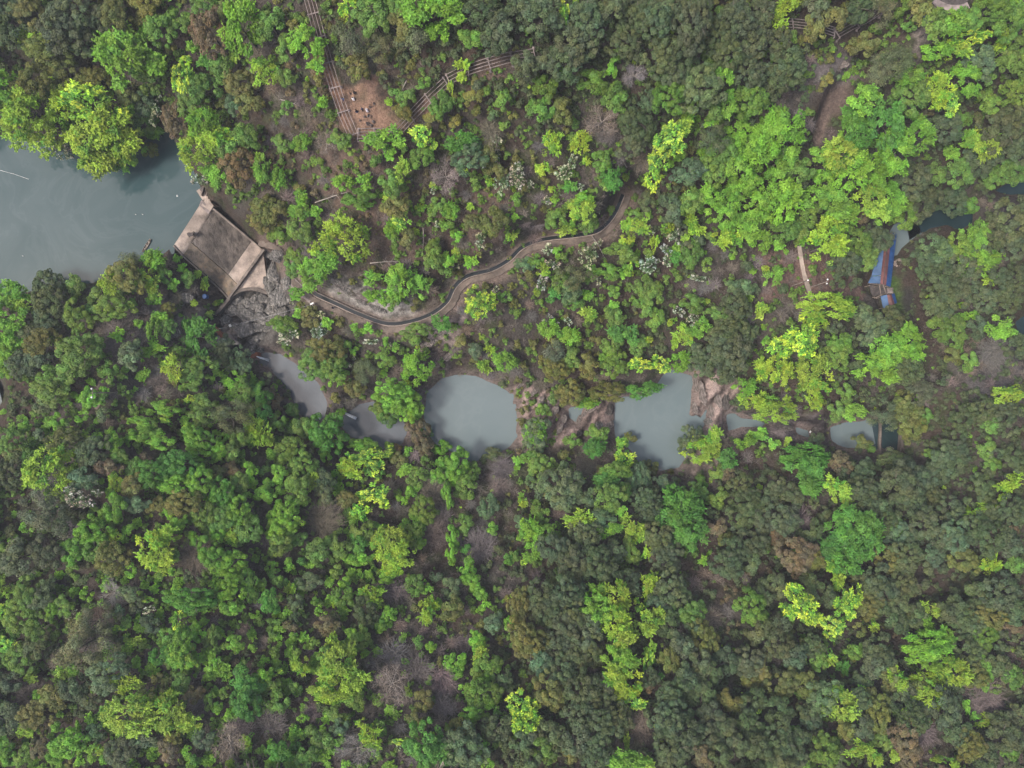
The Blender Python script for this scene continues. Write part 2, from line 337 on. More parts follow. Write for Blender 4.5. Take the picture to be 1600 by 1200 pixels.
ROCKY = [([(800,590,6),(850,600,5),(885,620,4),(885,690,4),(820,700,4),(800,640,4)], 62), ([(910,640,3),(955,625,3),(955,690,3),(905,690,3)], 35), ([(1090,585,5),(1150,600,5),(1140,640,2),(1110,640,2),(1090,610,3)], 68),
         ([(500,435,17),(560,425,18),(640,470,15.5),(640,490,14),(600,497,14),(530,470,14)], -30), ([(250,440,19),(300,450,16),(315,520,18),(280,600,15),(225,590,22),(215,480,24)], 50)]
PADS = [([(1384,362,0),(1402,362,0),(1392,449,0),(1400,456,0),(1403,474,0),(1380,486,0),(1373,462,0),(1354,447,0),(1354,434,0),(1364,424,0)], -.45)]
GORGE = [(358,466,6),(366,462,6),(412,392,6),(428,404,7),(436,440,7),(440,480,6),(432,512,6),(405,548,5.5),(352,540,5.5),(332,515,6),(340,494,6)]
def terrain_h(x, y):
    sh = x.shape; x = x.ravel(); y = y.ravel()
    base = np.zeros(x.shape); ws = np.zeros(x.shape)
    for (cx, cy, cz) in cw:
        d2 = (x - cx) ** 2 + (y - cy) ** 2
        w = np.exp(-d2 / (2 * 9.5 ** 2)) + 2e-4 / (1 + (d2 / 900.0) ** 1.5)
        base += w * cz; ws += w
    h = base / ws
    far = np.maximum(np.abs(x) - 170, np.abs(y) - 130)
    h = h + sstep(0, 300, far) * 25
    h = h + (fbm(x * 0.07, y * 0.07, 5, 3) - 0.5) * 5.0 + (fbm(x * 0.45, y * 0.45, 3, 9) - 0.5) * 1.2
    # foot path terrace
    d, z = line_d(x, y, path_w); k = sstep(5.5, 1.9, d); h = h * (1 - k) + (z - 0.35) * k
    for t in trail_w:
        d, z = line_d(x, y, t); k = sstep(4.0, 0.9, d); h = h * (1 - k) + (z - 0.12) * k
    # bodies of water: banks first, then the basins
    SD = []
    for n, L, m, P in WB:
        sd = poly_sd(x, y, P); wob = (fbm(x * 0.35, y * 0.35, 3, 21) - 0.5) * 1.4 + (fbm(x * 1.1, y * 1.1, 2, 23) - .5) * .7
        s2 = sd + wob * np.clip(np.abs(sd) / 2, 0.35, 1); SD.append((sd, s2))
        if L < 13: h = np.where((s2 > 0) & (s2 < 1.6), np.maximum(h, L + 0.02 + s2 * 0.35), h)
    for (n, L, m, P), (sd, s2) in zip(WB, SD):
        up = L - 0.12 + np.where(s2 < 0, np.maximum(s2 * 0.7, -1.6), s2 * 0.95 + 0.05)
        h = np.where(sd < 45, np.minimum(h, up), h)
    for P, zmax in PADS:
        sd = poly_sd(x, y, [W(*q) for q in P]); h = np.where(sd < 6, np.minimum(h, zmax + np.maximum(sd - .6, 0) * 1.3), h)
    # under the dam
    sd = poly_sd(x, y, dam_top); a, b, c, dd = dam_top
    n_ = np.array([(a[0] + b[0]) / 2, (a[1] + b[1]) / 2]); f_ = np.array([(c[0] + dd[0]) / 2, (c[1] + dd[1]) / 2])
    ax = f_ - n_; L2 = (ax ** 2).sum(); t = np.clip(((x - n_[0]) * ax[0] + (y - n_[1]) * ax[1]) / L2, -0.3, 1.1)
    plane = 12.9 - t * 6.9
    h = np.where(sd < 0.6, np.minimum(h, plane - 0.5), h)
    tt = ((x - n_[0]) * ax[0] + (y - n_[1]) * ax[1]) / L2
    h = np.where((sd >= 0.6) & (sd < 5) & (tt > 0.12), np.minimum(h, plane - 0.4 + (sd - 0.6) * np.where(tt > 0.98, 0.15, 1.9)), h)
    G = [W(*q) for q in GORGE]; sg = poly_sd(x, y, G)
    h = np.where(sg < 2.5, np.minimum(h, 5.7 + (fbm(x * 0.5, y * 0.5, 3, 77) - .5) * 1.6 + np.maximum(sg + 1.0, 0) * 2.2), h)
    for P, ang in ROCKY:
        sd = poly_sd(x, y, [W(*q) for q in P]); k = sstep(1.5, -1.5, sd); ca, sa = math.cos(R(ang)), math.sin(R(ang))
        f = fbm((x * ca + y * sa) * 0.22, (-x * sa + y * ca) * 0.8, 3, 91); h = h + k * (np.abs(f - .5) * 4.4 - .45)
    return h.reshape(sh)

def axis(lim, step, far):
    core = np.arange(-lim, lim + 0.01, step); g = []; q = lim; s = step
    while q < far: s *= 1.28; q += s; g.append(q)
    g = np.array(g); return np.concatenate([-g[::-1], core, g])
STEP = 0.65
gx = axis(146, STEP, 800); gy = axis(114, STEP, 800)
GX, GY = np.meshgrid(gx, gy)
GZ = terrain_h(GX, GY)
ix0 = int(np.argmin(np.abs(gx + 146))); iy0 = int(np.argmin(np.abs(gy + 114)))
gxl, gyl = gx.tolist(), gy.tolist()
def ground(x, y):
    """terrain height at any point"""
    i = min(max(bisect.bisect_left(gxl, x) - 1, 0), len(gxl) - 2); j = min(max(bisect.bisect_left(gyl, y) - 1, 0), len(gyl) - 2)
    i = int(i); j = int(j); tx = min(max((x - gx[i]) / (gx[i + 1] - gx[i]), 0), 1); ty = min(max((y - gy[j]) / (gy[j + 1] - gy[j]), 0), 1)
    return float((GZ[j, i] * (1 - tx) + GZ[j, i + 1] * tx) * (1 - ty) + (GZ[j + 1, i] * (1 - tx) + GZ[j + 1, i + 1] * tx) * ty)
def on_ground(px, py, up=0.0):
    """point that stands `up` over the ground and is seen at this pixel; returns x, y, ground z"""
    z = 15.0
    for k in range(24):
        p = W(px, py, z); z = 0.5 * z + 0.5 * (ground(p[0], p[1]) + up)
    return p[0], p[1], z - up
def water_at(x, y):
    for n, L, m, P in WB:
        if pt_sd(x, y, P) < 0: return L
    return None

# ground colour zones (what the ground is made of, plus painted shade round gorge boulders and pools): pixel polygons -> material colour
def zone_poly(pts): return [W(*p) for p in pts]
LITTER = (0.058, 0.043, 0.034); _L = (0.065, 0.046, 0.038); GREYBRUSH = (0.072, 0.062, 0.053); _G = (0.077, 0.065, 0.059); MOSS = (0.055, 0.062, 0.032)
DIRT = (0.235, 0.148, 0.105); DRY = (0.118, 0.084, 0.065); ROCKC = (0.124, 0.112, 0.102); MUDC = (0.081, 0.059, 0.050); GRASS = (0.075, 0.13, 0.035)
ZONES = [
 (zone_poly([(528,128,35),(560,128,36),(585,140,36),(606,160,35),(620,190,34),(585,207,34),(556,206,34),(538,176,35)]), DIRT, 2.6),
 (zone_poly([(490,60,36),(516,100,36),(548,200,34),(528,190,34),(512,140,35),(488,100,36)]), (0.211, 0.124, 0.087), 1.5),
 (zone_poly([(585,80,37),(592,80,37),(585,135,36),(572,135,36)]), (0.186, 0.118, 0.090), 1.5),
 (zone_poly([(640,180,33),(680,150,34),(690,160,34),(650,195,33)]), (0.186, 0.118, 0.090), 1.5),
 (zone_poly([(520,225,28),(575,225,28),(590,300,25),(530,340,22),(500,280,25)]), DRY, 5),
 (zone_poly([(560,300,26),(660,290,27),(700,350,22),(640,400,20),(570,370,22)]), DRY, 5),
 (zone_poly([(740,100,40),(800,95,40),(800,150,36),(740,150,36)]), DRY, 4),
 (zone_poly([(720,300,24),(800,290,24),(800,390,16),(720,400,16)]), DRY, 4),
 (zone_poly([(1190,400,12),(1240,392,10),(1300,395,8),(1350,430,4),(1350,470,3),(1290,465,7),(1200,470,10)]), (0.155, 0.102, 0.084), 3),
 (zone_poly([(335,470,7),(362,455,7),(455,420,13),(470,470,12),(455,520,8),(420,545,5),(360,550,5),(330,520,7)]), (0.05, 0.046, 0.042), 1.5),  # gorge floor painted dark as shade in the gaps between boulders
 (zone_poly([(500,435,17),(560,425,18),(640,470,15.5),(660,500,14),(600,505,14),(530,480,14)]), (0.143, 0.133, 0.121), 2.5),
 (zone_poly([(655,520,9),(720,480,12),(740,500,11),(700,560,8),(680,600,6),(655,570,7)]), (0.149, 0.118, 0.105), 2.5),
 (zone_poly([(396,545,6),(440,538,6),(480,560,6),(530,610,6),(590,612,6),(655,640,5),(650,710,5),(600,715,5),(520,670,6),(460,670,6),(400,590,6)]), (0.055,0.048,0.043), 2),  # shadow along the gorge pool banks painted into the ground colour
 (zone_poly([(795,590,6),(850,600,5),(880,625,4),(960,620,3),(962,690,3),(880,700,4),(820,700,4),(800,640,4)]), (0.136, 0.102, 0.090), 2),
 (zone_poly([(1075,575,5),(1110,580,5),(1160,600,5),(1160,650,2),(1140,720,3),(1080,740,3),(1080,640,2)]), (0.149, 0.115, 0.102), 2),
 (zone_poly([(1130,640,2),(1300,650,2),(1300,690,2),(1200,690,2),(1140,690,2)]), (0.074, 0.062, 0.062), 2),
 (zone_poly([(1250,105,24),(1330,90,24),(1345,125,22),(1260,150,24)]), (0.143, 0.124, 0.118), 2),
 (zone_poly([(1415,55,25),(1450,35,26),(1460,60,25),(1430,85,24)]), (0.223, 0.186, 0.167), 2),
 (zone_poly([(1274,180,19),(1300,172,19),(1294,200,18),(1284,232,17),(1271,228,17)]), (0.24, 0.18, 0.15), .8),
 (zone_poly([(1276,150,20),(1330,125,21),(1320,165,19),(1296,190,18),(1284,230,17),(1270,225,17)]), (0.136, 0.102, 0.087), 1.5),
 (zone_poly([(200,440,19),(300,440,16),(320,520,18),(290,600,15),(200,610,22),(150,560,24)]), (0.105, 0.087, 0.077), 5),
 (zone_poly([(1380,430,0),(1402,430,0),(1410,480,0),(1395,490,0)]), (0.056, 0.099, 0.025), 1),
 (zone_poly([(1415,450,1),(1424,450,1),(1430,560,3),(1420,560,3)]), (0.037, 0.034, 0.031), 1),
 (zone_poly([(1500,560,7),(1600,540,8),(1600,640,12),(1510,640,9)]), (0.093, 0.084, 0.081), 3),
 (zone_poly([(1530,300,1),(1600,300,1),(1620,390,1),(1560,390,2)]), (0.068, 0.059, 0.059), 3),
 (zone_poly([(455,425,13.5),(488,450,13.5),(486,470,13.4),(455,455,13.4)]), (0.211, 0.174, 0.155), 0.6),
 (zone_poly([(262,384,14),(350,470,12),(335,490,11),(255,398,14)]), (0.105, 0.081, 0.068), 1.5),
]
col = np.zeros(GX.shape + (3,)); n1 = fbm(GX * 0.12, GY * 0.12, 4, 40); n2 = fbm(GX * 0.5, GY * 0.5, 3, 50)
k = sstep(0.38, 0.62, n1)[..., None]; col[:] = np.array(LITTER) * (1 - k) + np.array(GREYBRUSH) * k
k = (sstep(0.5, 0.68, n2) * 0.85)[..., None]; col = col * (1 - k) + np.array(MOSS) * k
ins = (np.abs(GX) < 150) & (np.abs(GY) < 118)
xs, ys = GX[ins], GY[ins]; cc = col[ins]; jit = (fbm(xs * 0.4, ys * 0.4, 4, 61) - 0.5)
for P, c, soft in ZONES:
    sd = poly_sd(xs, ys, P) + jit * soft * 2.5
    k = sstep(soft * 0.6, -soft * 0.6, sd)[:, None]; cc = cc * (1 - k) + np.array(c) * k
STRATA = [([(795,590,6),(850,600,5),(880,625,4),(962,620,3),(962,690,3),(880,700,4),(820,700,4),(800,640,4)], 62), ([(1078,575,5),(1110,580,5),(1165,600,5),(1160,650,2),(1140,720,3),(1080,740,3),(1080,640,2)], 68),
          ([(1130,640,2),(1300,650,2),(1300,690,2),(1200,690,2),(1140,690,2)], -14), ([(655,520,9),(720,480,12),(740,500,11),(700,560,8),(680,600,6),(655,570,7)], 55), ([(500,435,17),(560,425,18),(640,470,15.5),(660,500,14),(600,505,14),(530,480,14)], -30),
          ([(335,480,7),(420,392,7),(455,420,13),(470,470,12),(455,520,8),(400,555,5),(340,540,7)], 70), ([(250,440,19),(310,450,16),(325,520,18),(290,600,15),(225,590,22),(215,480,24)], 50)]
for P, ang in STRATA:
    PP = zone_poly(P); sd = poly_sd(xs, ys, PP) + jit * 5; k = sstep(1.2, -1.2, sd); ca, sa = math.cos(R(ang)), math.sin(R(ang))
    u = xs * ca + ys * sa; w_ = -xs * sa + ys * ca
    f = fbm(u * 0.22, w_ * 0.95, 4, 90); f = 0.35 + 1.9 * sstep(.32, .68, f)
    cc = cc * (1 + (f - 1) * k)[:, None]
for n, L, m, P in WB:
    if L < 13.5 and L > -1: 
        sd = poly_sd(xs, ys, P); k = (sstep(2.2, 0.6, sd) * 0.8)[:, None]; cc = cc * (1 - k) + np.array((0.17, 0.135, 0.12)) * k
d, z = line_d(xs, ys, path_w); k = (sstep(3.2, 1.2, d + jit * 2) * 0.8)[:, None]; cc = cc * (1 - k) + np.array((0.2, 0.15, 0.125)) * k
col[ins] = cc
k = sstep(0, 30, np.maximum(np.abs(GX) - 135, np.abs(GY) - 105))[..., None]; col = col * (1 - k) + np.array((0.045, 0.07, 0.03)) * k

m_ground, nt, out = new_mat("forest_floor"); b = bsdf(nt, out, 0.95, 0.1)
at = nt.nodes.new("ShaderNodeAttribute"); at.attribute_name = "soil"; tc = nt.nodes.new("ShaderNodeTexCoord")
n = noise(nt, 1.6, 8, 0.75, tc.outputs["Object"]); r = ramp(nt, n.outputs[0], [(0.3, (0.45, 0.42, 0.42)), (0.55, (1.0, 1.0, 1.0)), (0.75, (1.75, 1.7, 1.65))])
mx = mixc(nt, 'MULTIPLY', at.outputs["Color"], r.outputs[0]); nt.links.new(mx.outputs[2], b.inputs["Base Color"])
nb = noise(nt, 1.1, 9, 0.75, tc.outputs["Object"]); bp = nt.nodes.new("ShaderNodeBump"); bp.inputs["Strength"].default_value = 1.0; bp.inputs["Distance"].default_value = 1.0
nt.links.new(nb.outputs[0], bp.inputs["Height"]); nt.links.new(bp.outputs[0], b.inputs["Normal"])
ny, nx = GX.shape; idx = np.arange(nx * ny).reshape(ny, nx)
F = np.stack([idx[:-1, :-1], idx[:-1, 1:], idx[1:, 1:], idx[1:, :-1]], -1).reshape(-1, 4)
me = np_mesh("terrain", np.stack([GX, GY, GZ], -1), F, m_ground, smooth=True)
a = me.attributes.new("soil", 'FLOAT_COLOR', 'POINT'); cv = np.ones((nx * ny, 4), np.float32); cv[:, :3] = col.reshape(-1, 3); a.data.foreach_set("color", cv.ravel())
tag(link("terrain", me), kind="structure")

for n, L, m, P in WB:
    c = np.mean([p[:2] for p in P], 0)
    ring = [np.array([p[0], p[1]]) for p in P]
    # sheet a little larger than the shore line so the banks cut it
    big = [c2 + (c2 - c) / (np.linalg.norm(c2 - c) + 1e-6) * (1.6 if L != 14 else 0.0) for c2 in ring]
    if n == "lake_water":
        big = [np.array([p[0], p[1]]) for p in P]
        lake_extra = True
        for i in range(len(big)):
            if i not in (10, 11): big[i] = big[i] + (big[i] - c) / np.linalg.norm(big[i] - c) * 2.5
        big[10] = W(320, 311, 14)[:2]; big[11] = W(273, 386, 14)[:2]
    mb = MB(); mb.add([(p[0], p[1], L) for p in big], [tuple(range(len(big)))])
    o = mb.build(n, m); tag(o, kind="structure")
    # keep winding upward
    if o.data.polygons[0].normal.z < 0: o.data.flip_normals()
# ---------------------------------------------------------------- TREES SEEN IN THE PHOTO
# code x y rx [ry] in quarter pixels of a 400x300 tile of the photograph; each row of
# text is one tile (left to right, top to bottom)
TILES = [
"o 160 70 100,l 190 230 95 60,d 60 180 120,d 60 20 90,d 380 170 140,d 450 60 120,d 500 240 110,d 650 110 90,o 740 80 110,l 740 165 70 50,o 300 300 150 90,b 790 390 150 185,g 940 480 90,g 1000 180 95,g 1110 130 70,o 930 120 70,o 900 30 80,t 1180 90 70,r 1310 200 105 140,g 1290 60 90,o 1380 90 70,b 1510 170 115 160,y 1180 400 50,y 1150 490 60 110,e 1280 380 50,g 1260 560 100,g 1390 420 80,o 1490 510 90,l 1480 390 45,l 1320 530 35,o 1560 650 80,s 1470 650 65,g 1200 640 90,b 1270 790 95,r 1100 750 75 120,l 1240 950 110 105,l 1350 860 90 70,g 1430 940 80,g 1540 850 80,r 1490 1040 110,b 1390 1090 75,w 1250 1130 50,b 50 580 110 130,o 200 530 120,l 180 690 140,l 150 800 110,l 300 840 110,o 390 430 95,y 560 640 170 110,l 700 780 140,l 570 880 130,l 820 880 90 110,l 650 980 110,b 770 980 80,l 410 640 90 100,o 590 510 90,o 780 590 70,w 960 690 60 80,s 890 640 70,b 980 830 60 45,g 900 760 80,w 400 930 65,w 700 1040 75 50,o 960 950 50",
"b 20 190 60 80,g 90 150 80 100,b 160 150 40,b 300 260 100 85,y 320 185 40 35,g 190 300 60 80,b 380 400 55 50,l 60 440 80,g 190 490 60,b 410 640 45,y 580 50 60 60,g 720 60 100 90,g 750 140 80,p 770 290 110 80,o 640 420 80 70,b 1000 60 90,b 1150 60 120 90,b 1140 210 60 75,g 880 40 60,d 1400 60 110 90,d 1530 180 90,d 1480 260 80,g 1350 250 80 60,o 930 170 90,p 990 250 90,p 600 270 90,t 710 350 60,l 1300 420 55 50,l 1285 510 45,l 1220 550 25 50,g 940 610 55,l 830 630 35,g 1050 530 60 40,o 920 700 60 50,g 1150 660 60 80,o 1110 730 60,g 1210 650 50,T 430 880 80 70,b 280 900 65 50,g 160 900 55 60,l 20 980 50,b 40 1060 50 80,b 140 1120 50 70,g 380 1010 45,b 540 1150 60 50,g 520 880 60,b 815 880 95 70,b 830 960 50,g 740 1010 50,y 1030 850 60 65,y 1100 930 50,l 910 1080 60 85,g 840 1150 80,g 1040 980 60 70,e 1290 880 90 60,s 1330 970 110 100,o 1450 960 70,t 1470 790 60 110,T 1180 1090 80 110,t 1030 1110 50,w 1510 980 30 50,w 1540 1150 50 60,o 1500 1060 60,g 1540 620 60,o 1360 600 60,b 690 1140 50,s 1480 720 40,g 1440 570 40",
"d 60 60 80 90,d 180 100 110 130,y 320 90 40 85,d 460 120 120 110,d 390 270 120,d 330 390 110,d 440 300 80,d 200 400 80,d 70 420 90,g 200 540 70,d 800 110 100 90,d 900 120 110,d 1130 130 110 150,d 1100 270 100,d 710 260 100,d 930 330 110,d 990 440 100,g 990 600 100 110,d 860 640 60,b 625 430 35 65,t 720 480 50,T 770 450 80 60,g 500 520 100 80,g 640 620 80 90,T 570 740 110 100,t 600 830 60,d 770 750 115 100,d 750 890 100 80,o 300 690 80,g 180 680 80,l 430 900 60,y 440 840 40 30,l 250 910 60 80,w 320 1080 60 50,e 360 1160 50 40,l 460 1010 35,e 620 1110 60 80,y 1000 850 105 100,y 920 1000 90 70,y 880 1130 65 60,l 1080 760 60 50,s 1180 540 140 130,b 1320 480 55 80,b 1350 670 45 70,g 1250 680 70,g 1500 620 100,d 1300 200 100 90,d 1400 120 110,o 1420 50 60,d 1340 330 100,d 1500 250 100,d 1480 440 100,d 1560 90 80,p 1250 860 90,g 1320 930 80,b 1500 950 110,b 1400 1000 90 80,b 1460 1100 90,b 1560 830 60,s 1100 1080 100 70,g 1250 1050 90,l 720 1100 40,t 830 970 70 80,w 50 1110 80 70,g 560 1010 60,d 1000 30 90,d 620 40 90",
"l 110 30 70 60,l 60 130 60,o 280 180 90 70,o 390 110 80 90,d 560 60 90 70,d 60 250 90,d 130 400 110,d 60 490 100,d 300 30 80,o 590 280 80 90,p 700 70 90,p 800 400 110,p 690 430 90,o 950 50 90 80,g 1030 160 90 80,b 1140 150 80,y 1260 240 100 50,y 1330 220 60 40,l 1180 330 90 50,b 1040 320 80 60,b 880 490 90 60,b 1240 480 100 80,l 1050 560 90,y 1110 650 75 70,g 900 600 110,s 1320 370 110 90,g 1400 50 120 80,g 1500 120 110,b 1520 50 60,l 1460 250 60,g 1470 350 80,g 1250 120 80,b 580 620 70 90,e 520 730 60,e 560 820 90,e 740 770 130 100,b 920 830 105 100,b 790 930 120 100,b 690 1020 90,l 450 970 110 100,b 500 1060 120 110,b 350 950 80 60,b 100 820 135 120,b 50 760 70,b 80 1000 80,g 200 1060 80,b 40 1110 60,b 310 1120 40 60,b 660 1130 90 70,r 990 710 60 30,d 1100 800 90 110,g 1190 760 70,b 1250 880 60,l 1360 900 90 80,b 1150 960 50,g 1040 1090 60,g 1200 1080 90,g 1500 1060 100 90,g 1400 1120 60,d 1450 800 120,d 1340 1000 90,d 900 1130 110,d 1560 960 90,g 1550 380 80,g 1560 570 90,g 1380 640 70,d 1530 730 90",
"b 60 640 90 80,b 40 780 100 110,b 60 900 90,b 50 1000 80,b 60 1110 60,l 120 700 75,d 320 600 110 90,d 310 700 110,d 300 790 90,o 270 950 105 100,l 330 930 50,g 480 590 70 60,g 480 770 90 80,g 570 740 50,p 830 420 70 60,b 960 420 70 60,o 770 530 110 90,l 690 570 70 60,b 780 460 50 30,g 1030 510 50 60,b 1120 410 35 30,b 1150 480 38,l 900 530 60,l 970 590 50 60,b 970 680 45,g 700 720 110 80,b 820 700 40,b 865 830 35,b 1000 790 60 40,b 960 870 35 90,b 980 980 60 40,e 1235 900 95 115,g 500 1000 125 110,g 600 970 60,s 820 1020 80,b 910 1010 40,g 440 1120 80,l 1080 1100 70 60,g 1230 1120 110 90,b 1470 1180 70 50,s 1490 1060 90 80,g 1180 540 50,l 1230 520 35,l 1280 570 25 50,l 1210 690 30,l 1370 700 40 30,r 780 870 30,t 700 930 80 100,t 860 900 60,t 640 830 60,d 180 880 80,d 130 1080 90,g 310 1170 80,d 240 1060 80,g 680 1110 60,o 1050 740 50,b 1100 590 40 50,g 1050 850 50 60,b 740 890 50 40,g 1100 1000 60 40,s 1400 960 60,d 1380 1030 60",
"o 60 110 90 80,l 80 90 40,o 130 120 60,b 280 130 70 50,b 390 140 50 45,g 270 240 75 60,g 150 260 70,o 50 200 70,b 280 40 50,g 640 40 90 50,b 680 90 50 30,o 880 90 80,y 910 170 60,b 850 240 60 50,g 870 310 50 40,o 950 290 60 55,g 1110 360 60 55,g 1110 430 60 70,o 1350 190 50 60,l 1340 110 35,o 1480 190 80,b 1210 120 55,g 1130 90 60,g 1190 210 50,b 1255 280 40,w 1410 300 50,t 1290 120 50,l 555 290 132 115,l 370 370 55 45,b 430 440 70 80,b 340 510 80,g 250 400 60,g 230 470 60,b 350 440 50,b 730 545 60 45,b 890 560 90 75,l 920 500 40,b 1020 590 60 65,b 750 660 60 50,g 850 690 60 50,b 1200 430 50,g 1190 500 50 40,b 1340 430 50 40,w 1255 460 30,y 1400 690 90 95,e 1170 820 60 50,g 1000 870 80 50,b 460 830 50 40,w 400 870 60 50,w 210 890 80 60,g 180 830 90 60,b 260 750 45,b 250 640 60 40,w 230 680 25,w 410 760 35,o 340 780 60,o 430 1000 120 90,g 370 1070 100,g 480 1090 90,b 500 1150 60,w 610 1070 30 50,w 720 935 50 28,b 700 860 40,b 630 850 35,b 820 940 25 40,b 870 970 30,b 610 990 30,g 810 1050 60,b 1010 1100 90 85,b 950 1040 30,l 1470 990 40,l 1420 1100 45,b 1540 1060 70 60,g 1260 1020 40 30,s 1370 990 50,l 1090 560 30,p 700 1120 80,b 800 1120 30",
"l 440 120 90 85,g 290 150 70,l 330 230 60 40,g 250 190 50,b 20 170 30,b 450 30 60 40,g 470 180 70,l 790 230 70 55,l 700 310 60 40,g 690 380 90 60,g 780 150 50,w 860 240 35,w 480 400 60 70,w 230 370 45,b 280 375 35,w 250 450 40 50,s 80 450 50 60,g 150 430 50,l 200 500 50,l 170 620 40,w 190 570 50,g 300 560 60,p 380 530 110 70,b 520 500 50,g 600 500 80 50,b 700 500 45,y 770 440 35 50,y 740 510 25,l 890 320 35 60,w 960 360 40,w 850 450 60,w 1000 260 60 50,l 960 220 50,w 1030 190 30,l 1060 280 40,l 1150 250 50,g 1120 390 60 80,e 1030 430 50,b 1340 130 80,b 1440 230 80,l 1320 290 80 60,g 1120 60 80,b 1230 40 80,b 1400 30 80,b 1550 60 80 90,b 1540 300 60 70,d 1000 110 80,d 850 60 60,g 1500 180 60,w 540 560 25,e 260 650 50,s 370 620 70,b 470 640 40,l 480 750 50,g 400 700 50,g 820 590 60,g 890 640 70,b 640 700 40,g 830 720 60,g 640 780 60,g 900 800 60,e 700 900 80 70,g 790 960 60,g 620 950 60,w 230 800 50 35,b 240 850 60,b 350 900 70 55,w 350 810 30,w 1040 750 40,g 1120 700 80 60,w 1130 800 50,b 1180 860 60 65,l 1080 890 70 55,l 1000 940 30 60,b 1050 1050 60,l 1000 820 35,l 830 920 50 35,y 800 1080 80 45,y 940 1080 60 50,b 600 1020 50,g 640 1080 80,o 460 1090 80 70,o 270 1100 90 70,p 280 1000 70,g 370 1030 60,d 1350 860 110 80,d 1280 960 120 90,d 1390 1000 110,d 1200 1060 90,d 1330 1110 90,s 1430 600 80 60,l 1490 660 40,l 1540 740 50 45,w 1160 540 50 30,l 1570 500 40,d 1400 700 90,b 1580 930 30,l 1560 1100 60,w 1370 1150 45 25,g 1290 760 80 50,d 1450 880 80",
"b 80 60 120 110,g 120 230 70 90,g 260 130 70,b 350 60 130 90,b 460 150 90 80,l 640 60 100 90,b 770 40 90 70,b 700 130 80 60,r 590 150 60 50,l 360 330 125 120,g 540 320 100 90,g 610 410 80,d 690 270 80,p 740 310 60 50,d 480 440 90,g 200 250 70,b 40 330 50,b 30 530 50 60,g 860 110 90,d 980 60 100,g 1250 80 60,d 1150 60 90,b 1290 280 85 75,b 1310 440 80,g 1190 340 80,s 1060 370 100,d 1020 430 90,d 1240 480 90,g 1180 520 60,l 1280 400 50,b 1400 410 50,l 1380 540 40,s 1300 330 60,s 1350 670 80,l 1190 700 50 30,b 1250 780 70 35,d 1090 600 110,d 1080 700 100,d 1180 630 90,b 1440 850 85 65,l 350 720 150 80,b 470 700 60 60,y 200 920 105 120,y 80 960 90 60,l 80 1130 90 75,l 280 1130 100,s 640 860 110 90,s 600 770 70 60,g 450 960 80,g 430 1020 80,b 730 970 90,b 880 970 110 90,b 660 1100 120 90,b 780 1020 80,d 560 1070 60,d 850 1110 110 90,d 760 800 90 80,l 260 840 50,g 1160 860 80,g 1080 850 70,g 1180 970 50,o 1150 1030 60,d 1450 560 80,d 1500 680 80,g 1250 1060 60,d 1400 300 80,d 1500 200 120,d 1550 340 80,d 1540 540 80,t 1450 1000 90,d 1550 960 80,d 1120 780 70,d 1300 850 70,s 960 480 35 60,g 645 395 50 45,b 685 517 30 18,s 655 345 55",
"g 320 40 110 80,b 490 80 50 40,b 570 90 60 70,b 420 110 40,b 650 40 40,g 640 90 50,b 520 210 60 40,s 640 190 50,b 350 230 60,s 280 130 60,b 170 270 50,s 250 320 50,g 90 380 90,o 100 440 70,g 180 450 60,o 400 360 110 80,l 460 310 80 40,l 280 530 140 110,l 400 460 80 90,d 570 430 110 90,b 720 360 70 55,g 750 450 60 50,r 680 520 80 60,l 730 590 45 70,g 850 530 50 70,s 520 600 80,w 520 700 100 75,b 720 780 65 85,s 850 750 80 60,o 970 760 50 60,o 830 640 70,b 1030 150 80 50,l 1040 210 50,b 900 240 80 40,g 950 290 60,b 1010 350 95 60,b 880 310 80 50,b 1230 340 90 70,g 1250 200 70 60,l 1190 95 50 30,g 1280 110 60,l 1190 270 50 40,b 1410 330 50 45,g 1500 340 60,b 1370 420 60,g 1450 430 60,b 1240 430 90 50,p 1450 200 130 90,g 1520 50 70,g 1570 190 40,l 1580 300 55 90,e 960 560 95 80,e 1100 520 110 100,b 1100 620 110 70,b 1240 610 90,o 1140 740 110 85,r 920 470 50,o 1370 570 60,r 1460 540 60,b 1560 570 60 80,e 1380 700 100 80,b 1480 810 85 90,g 1280 820 90,g 1400 860 100,b 1320 1060 90 80,b 1430 1140 100 70,b 1350 940 60,l 1450 950 60,l 1060 940 80 60,l 980 1050 115 95,b 1230 970 50 55,b 1110 880 70 60,b 830 1170 50,b 570 920 100 75,l 690 950 50 60,b 450 1050 80 70,o 690 1090 100,g 600 1030 80,d 120 1090 130 110,g 60 1040 60,d 300 1060 100,p 280 800 150 120,t 270 690 80,T 420 910 100 70,d 50 560 100,s 350 850 80,t 1200 1100 100 120,g 1560 930 80,r 850 1030 50,g 1500 610 70,d 450 800 70",
